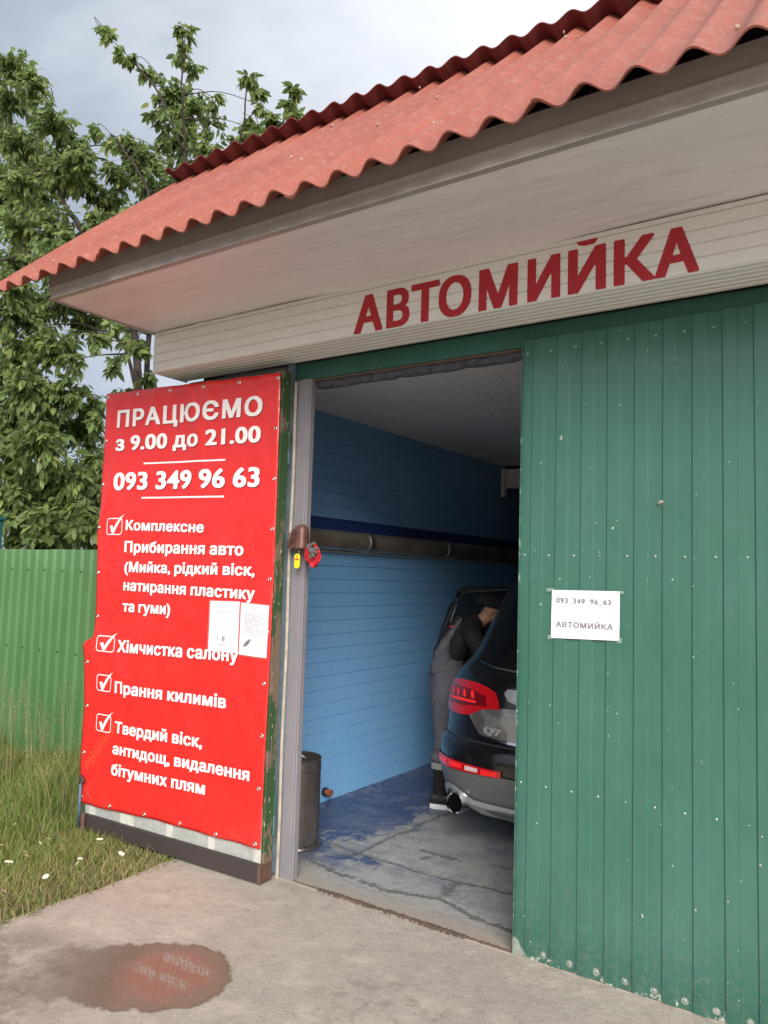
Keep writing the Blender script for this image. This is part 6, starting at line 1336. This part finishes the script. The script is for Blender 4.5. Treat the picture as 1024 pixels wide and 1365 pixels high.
tag(grass('dry_grass', 12000, (-3.6, -1.985, -2.3, -.17), lambda x, y, g: g.uniform(.03, .10, len(x)), .0018, M['grass_dry'], 3, 1.0, lambda x, y: np.exp(-((x + 2.15) / .45) ** 2) * .8 + .15), 'dry straw lying at the slab edge', 'grass')
# tall seeding grasses near the fence
g = np.random.default_rng(9); st = MB(); hd = []
for k in range(150):
    x = g.uniform(-5.0, -2.95); y = g.uniform(-.35, .52); h = g.uniform(.40, .85) * (1 if x < -3.4 else .75); a = g.uniform(0, 6.28); l = g.uniform(.05, .22)
    P = [Vector((x + math.cos(a) * l * t * t, y + math.sin(a) * l * t * t * .5, h * t - .01)) for t in (0, .35, .7, 1)]
    st.tube(P, [.0017, .0014, .0011, .0007], 3, False)
    for q in range(26):
        t = g.uniform(.66, 1.0); p = P[2].lerp(P[3], (t - .66) / .34); s_ = .05 * (1.15 - t) * 2.2 + .004
        d = Vector((g.normal(0, 1), g.normal(0, 1), g.uniform(.2, 1.4))); hd.append([list(row) for row in leaf_mat(p + Vector((g.normal(0, s_ * .5), g.normal(0, s_ * .5), g.normal(0, .01))), d, g.uniform(.008, .016), 0)])
SGs = thing('tall_grass', 'tall seeding grass stalks standing in front of the light green fence', 'grass', (-4, .2, 0)); SGs['kind'] = 'stuff'
o = st.build('stalks', M['grass_dry'], SGs); o['kind'] = 'stuff'
VV = np.einsum('nij,kj->nki', np.array(hd), H4)[:, :, :3]; o = big_mesh('seed_heads', VV, LFc, M['grass_dry'], SGs, (-4, .2, 0)); o['kind'] = 'stuff'
# flopping long blades near the banner
fb = MB(); r = random.Random(14)
for k in range(34):
    x = r.uniform(-3.5, -2.75); y = r.uniform(-.3, .35); h = r.uniform(.18, .42); a = r.uniform(0, 6.28); l = r.uniform(.1, .4); w = .0028
    P = [Vector((x + math.cos(a) * l * t, y + math.sin(a) * l * t * .6, h * (1 - (1 - t) ** 2) - max(0, t - .6) * h * .6)) for t in (0, .2, .45, .7, .9, 1)]
    n0 = len(fb.v)
    for i, p in enumerate(P): s = Vector((-math.sin(a), math.cos(a), 0)) * w * (1 - i / 5.5); fb.v += [tuple(p - s), tuple(p + s)]
    for i in range(5): fb.f.append((n0 + 2 * i, n0 + 2 * i + 1, n0 + 2 * i + 3, n0 + 2 * i + 2))
o = fb.build('long_blades', M['grass'], SGs); o['kind'] = 'stuff'
# weeds and daisies
FL = [(-2.463, -.905, 'beside the bare soil patch'), (-2.395, -.405, ''), (-2.116, -.469, ''), (-2.219, -.652, ''), (-2.175, -.699, ''), (-2.14, -.90, ''), (-3.368, -.362, ''), (-2.996, -.56, ''), (-2.722, -.799, ''), (-2.45, -.99, ''), (-2.528, -.775, ''), (-2.593, -.647, ''), (-2.471, -.80, ''), (-2.13, -1.12, ''), (-2.33, -.43, ''), (-2.62, -.58, '')]
pm_ = MB()
for k in range(9):
    a = 2 * math.pi * k / 9; c, s = math.cos(a), math.sin(a)
    pm_.add([(0.003 * c, .003 * s, 0), (.010 * c - .004 * s, .010 * s + .004 * c, .002), (.017 * c, .017 * s, -.001), (.010 * c + .004 * s, .010 * s - .004 * c, .002)], [(0, 3, 2, 1)])
pme_ = mesh_of(pm_, M['petal'], 'petals'); cme_ = mesh_of(MB().lathe([(.0, .005), (.003, .004), (.0045, 0)], n=7), M['yellow'], 'flower_centre', True); sme_ = mesh_of(MB().tube([(0, 0, -.115), (.006, 0, -.06), (0, 0, 0)], .0012, 4), M['grass'], 'stem')
for k, (x, y, _) in enumerate(FL):
    sz = [1.5, 1.3, 1.2, .9, .8, 1.1, .9, .8, .9, 1., .9, .8, .9, .9, .8, .8][k]
    o = thing('white_flower', 'small white wild flower low in the grass beside the concrete slab', 'flower', (x, y, .098), 'small white flowers in the grass')
    o.rotation_euler = (r.uniform(-.5, .5) + .5, r.uniform(-.4, .4), r.random() * 6)
    for nm, me in (('petals', pme_), ('flower_centre', cme_), ('stem', sme_)):
        q = link(nm, me, o); q.scale = (sz, sz, sz if nm != 'stem' else .8)

# grit and small stones on the slab
r = random.Random(77); gm_ = MB()
for k in range(520):
    x = -2.0 + abs(r.gauss(0, .9)) if k % 2 else r.uniform(-2.0, 1.2); y = r.uniform(-2.3, -.03) if k % 3 else -abs(r.gauss(0, .12)) - .02
    if (x + 1.1) ** 2 + (y + 1.03) ** 2 < .05: continue
    q = r.uniform(.0015, .0045); z = 0.0
    P = [(x + q * r.uniform(.6, 1.2), y, z), (x, y + q * r.uniform(.6, 1.2), z), (x - q * r.uniform(.6, 1.2), y, z), (x, y - q, z), (x + r.uniform(-.3, .3) * q, y, z + q * r.uniform(.6, 1.1))]
    gm_.add(P, [(0, 1, 4), (1, 2, 4), (2, 3, 4), (3, 0, 4)])
o = gm_.build('grit', M['debris'], None); tag(o, 'loose grit and tiny stones scattered over the concrete slab', 'grit', kind='stuff')
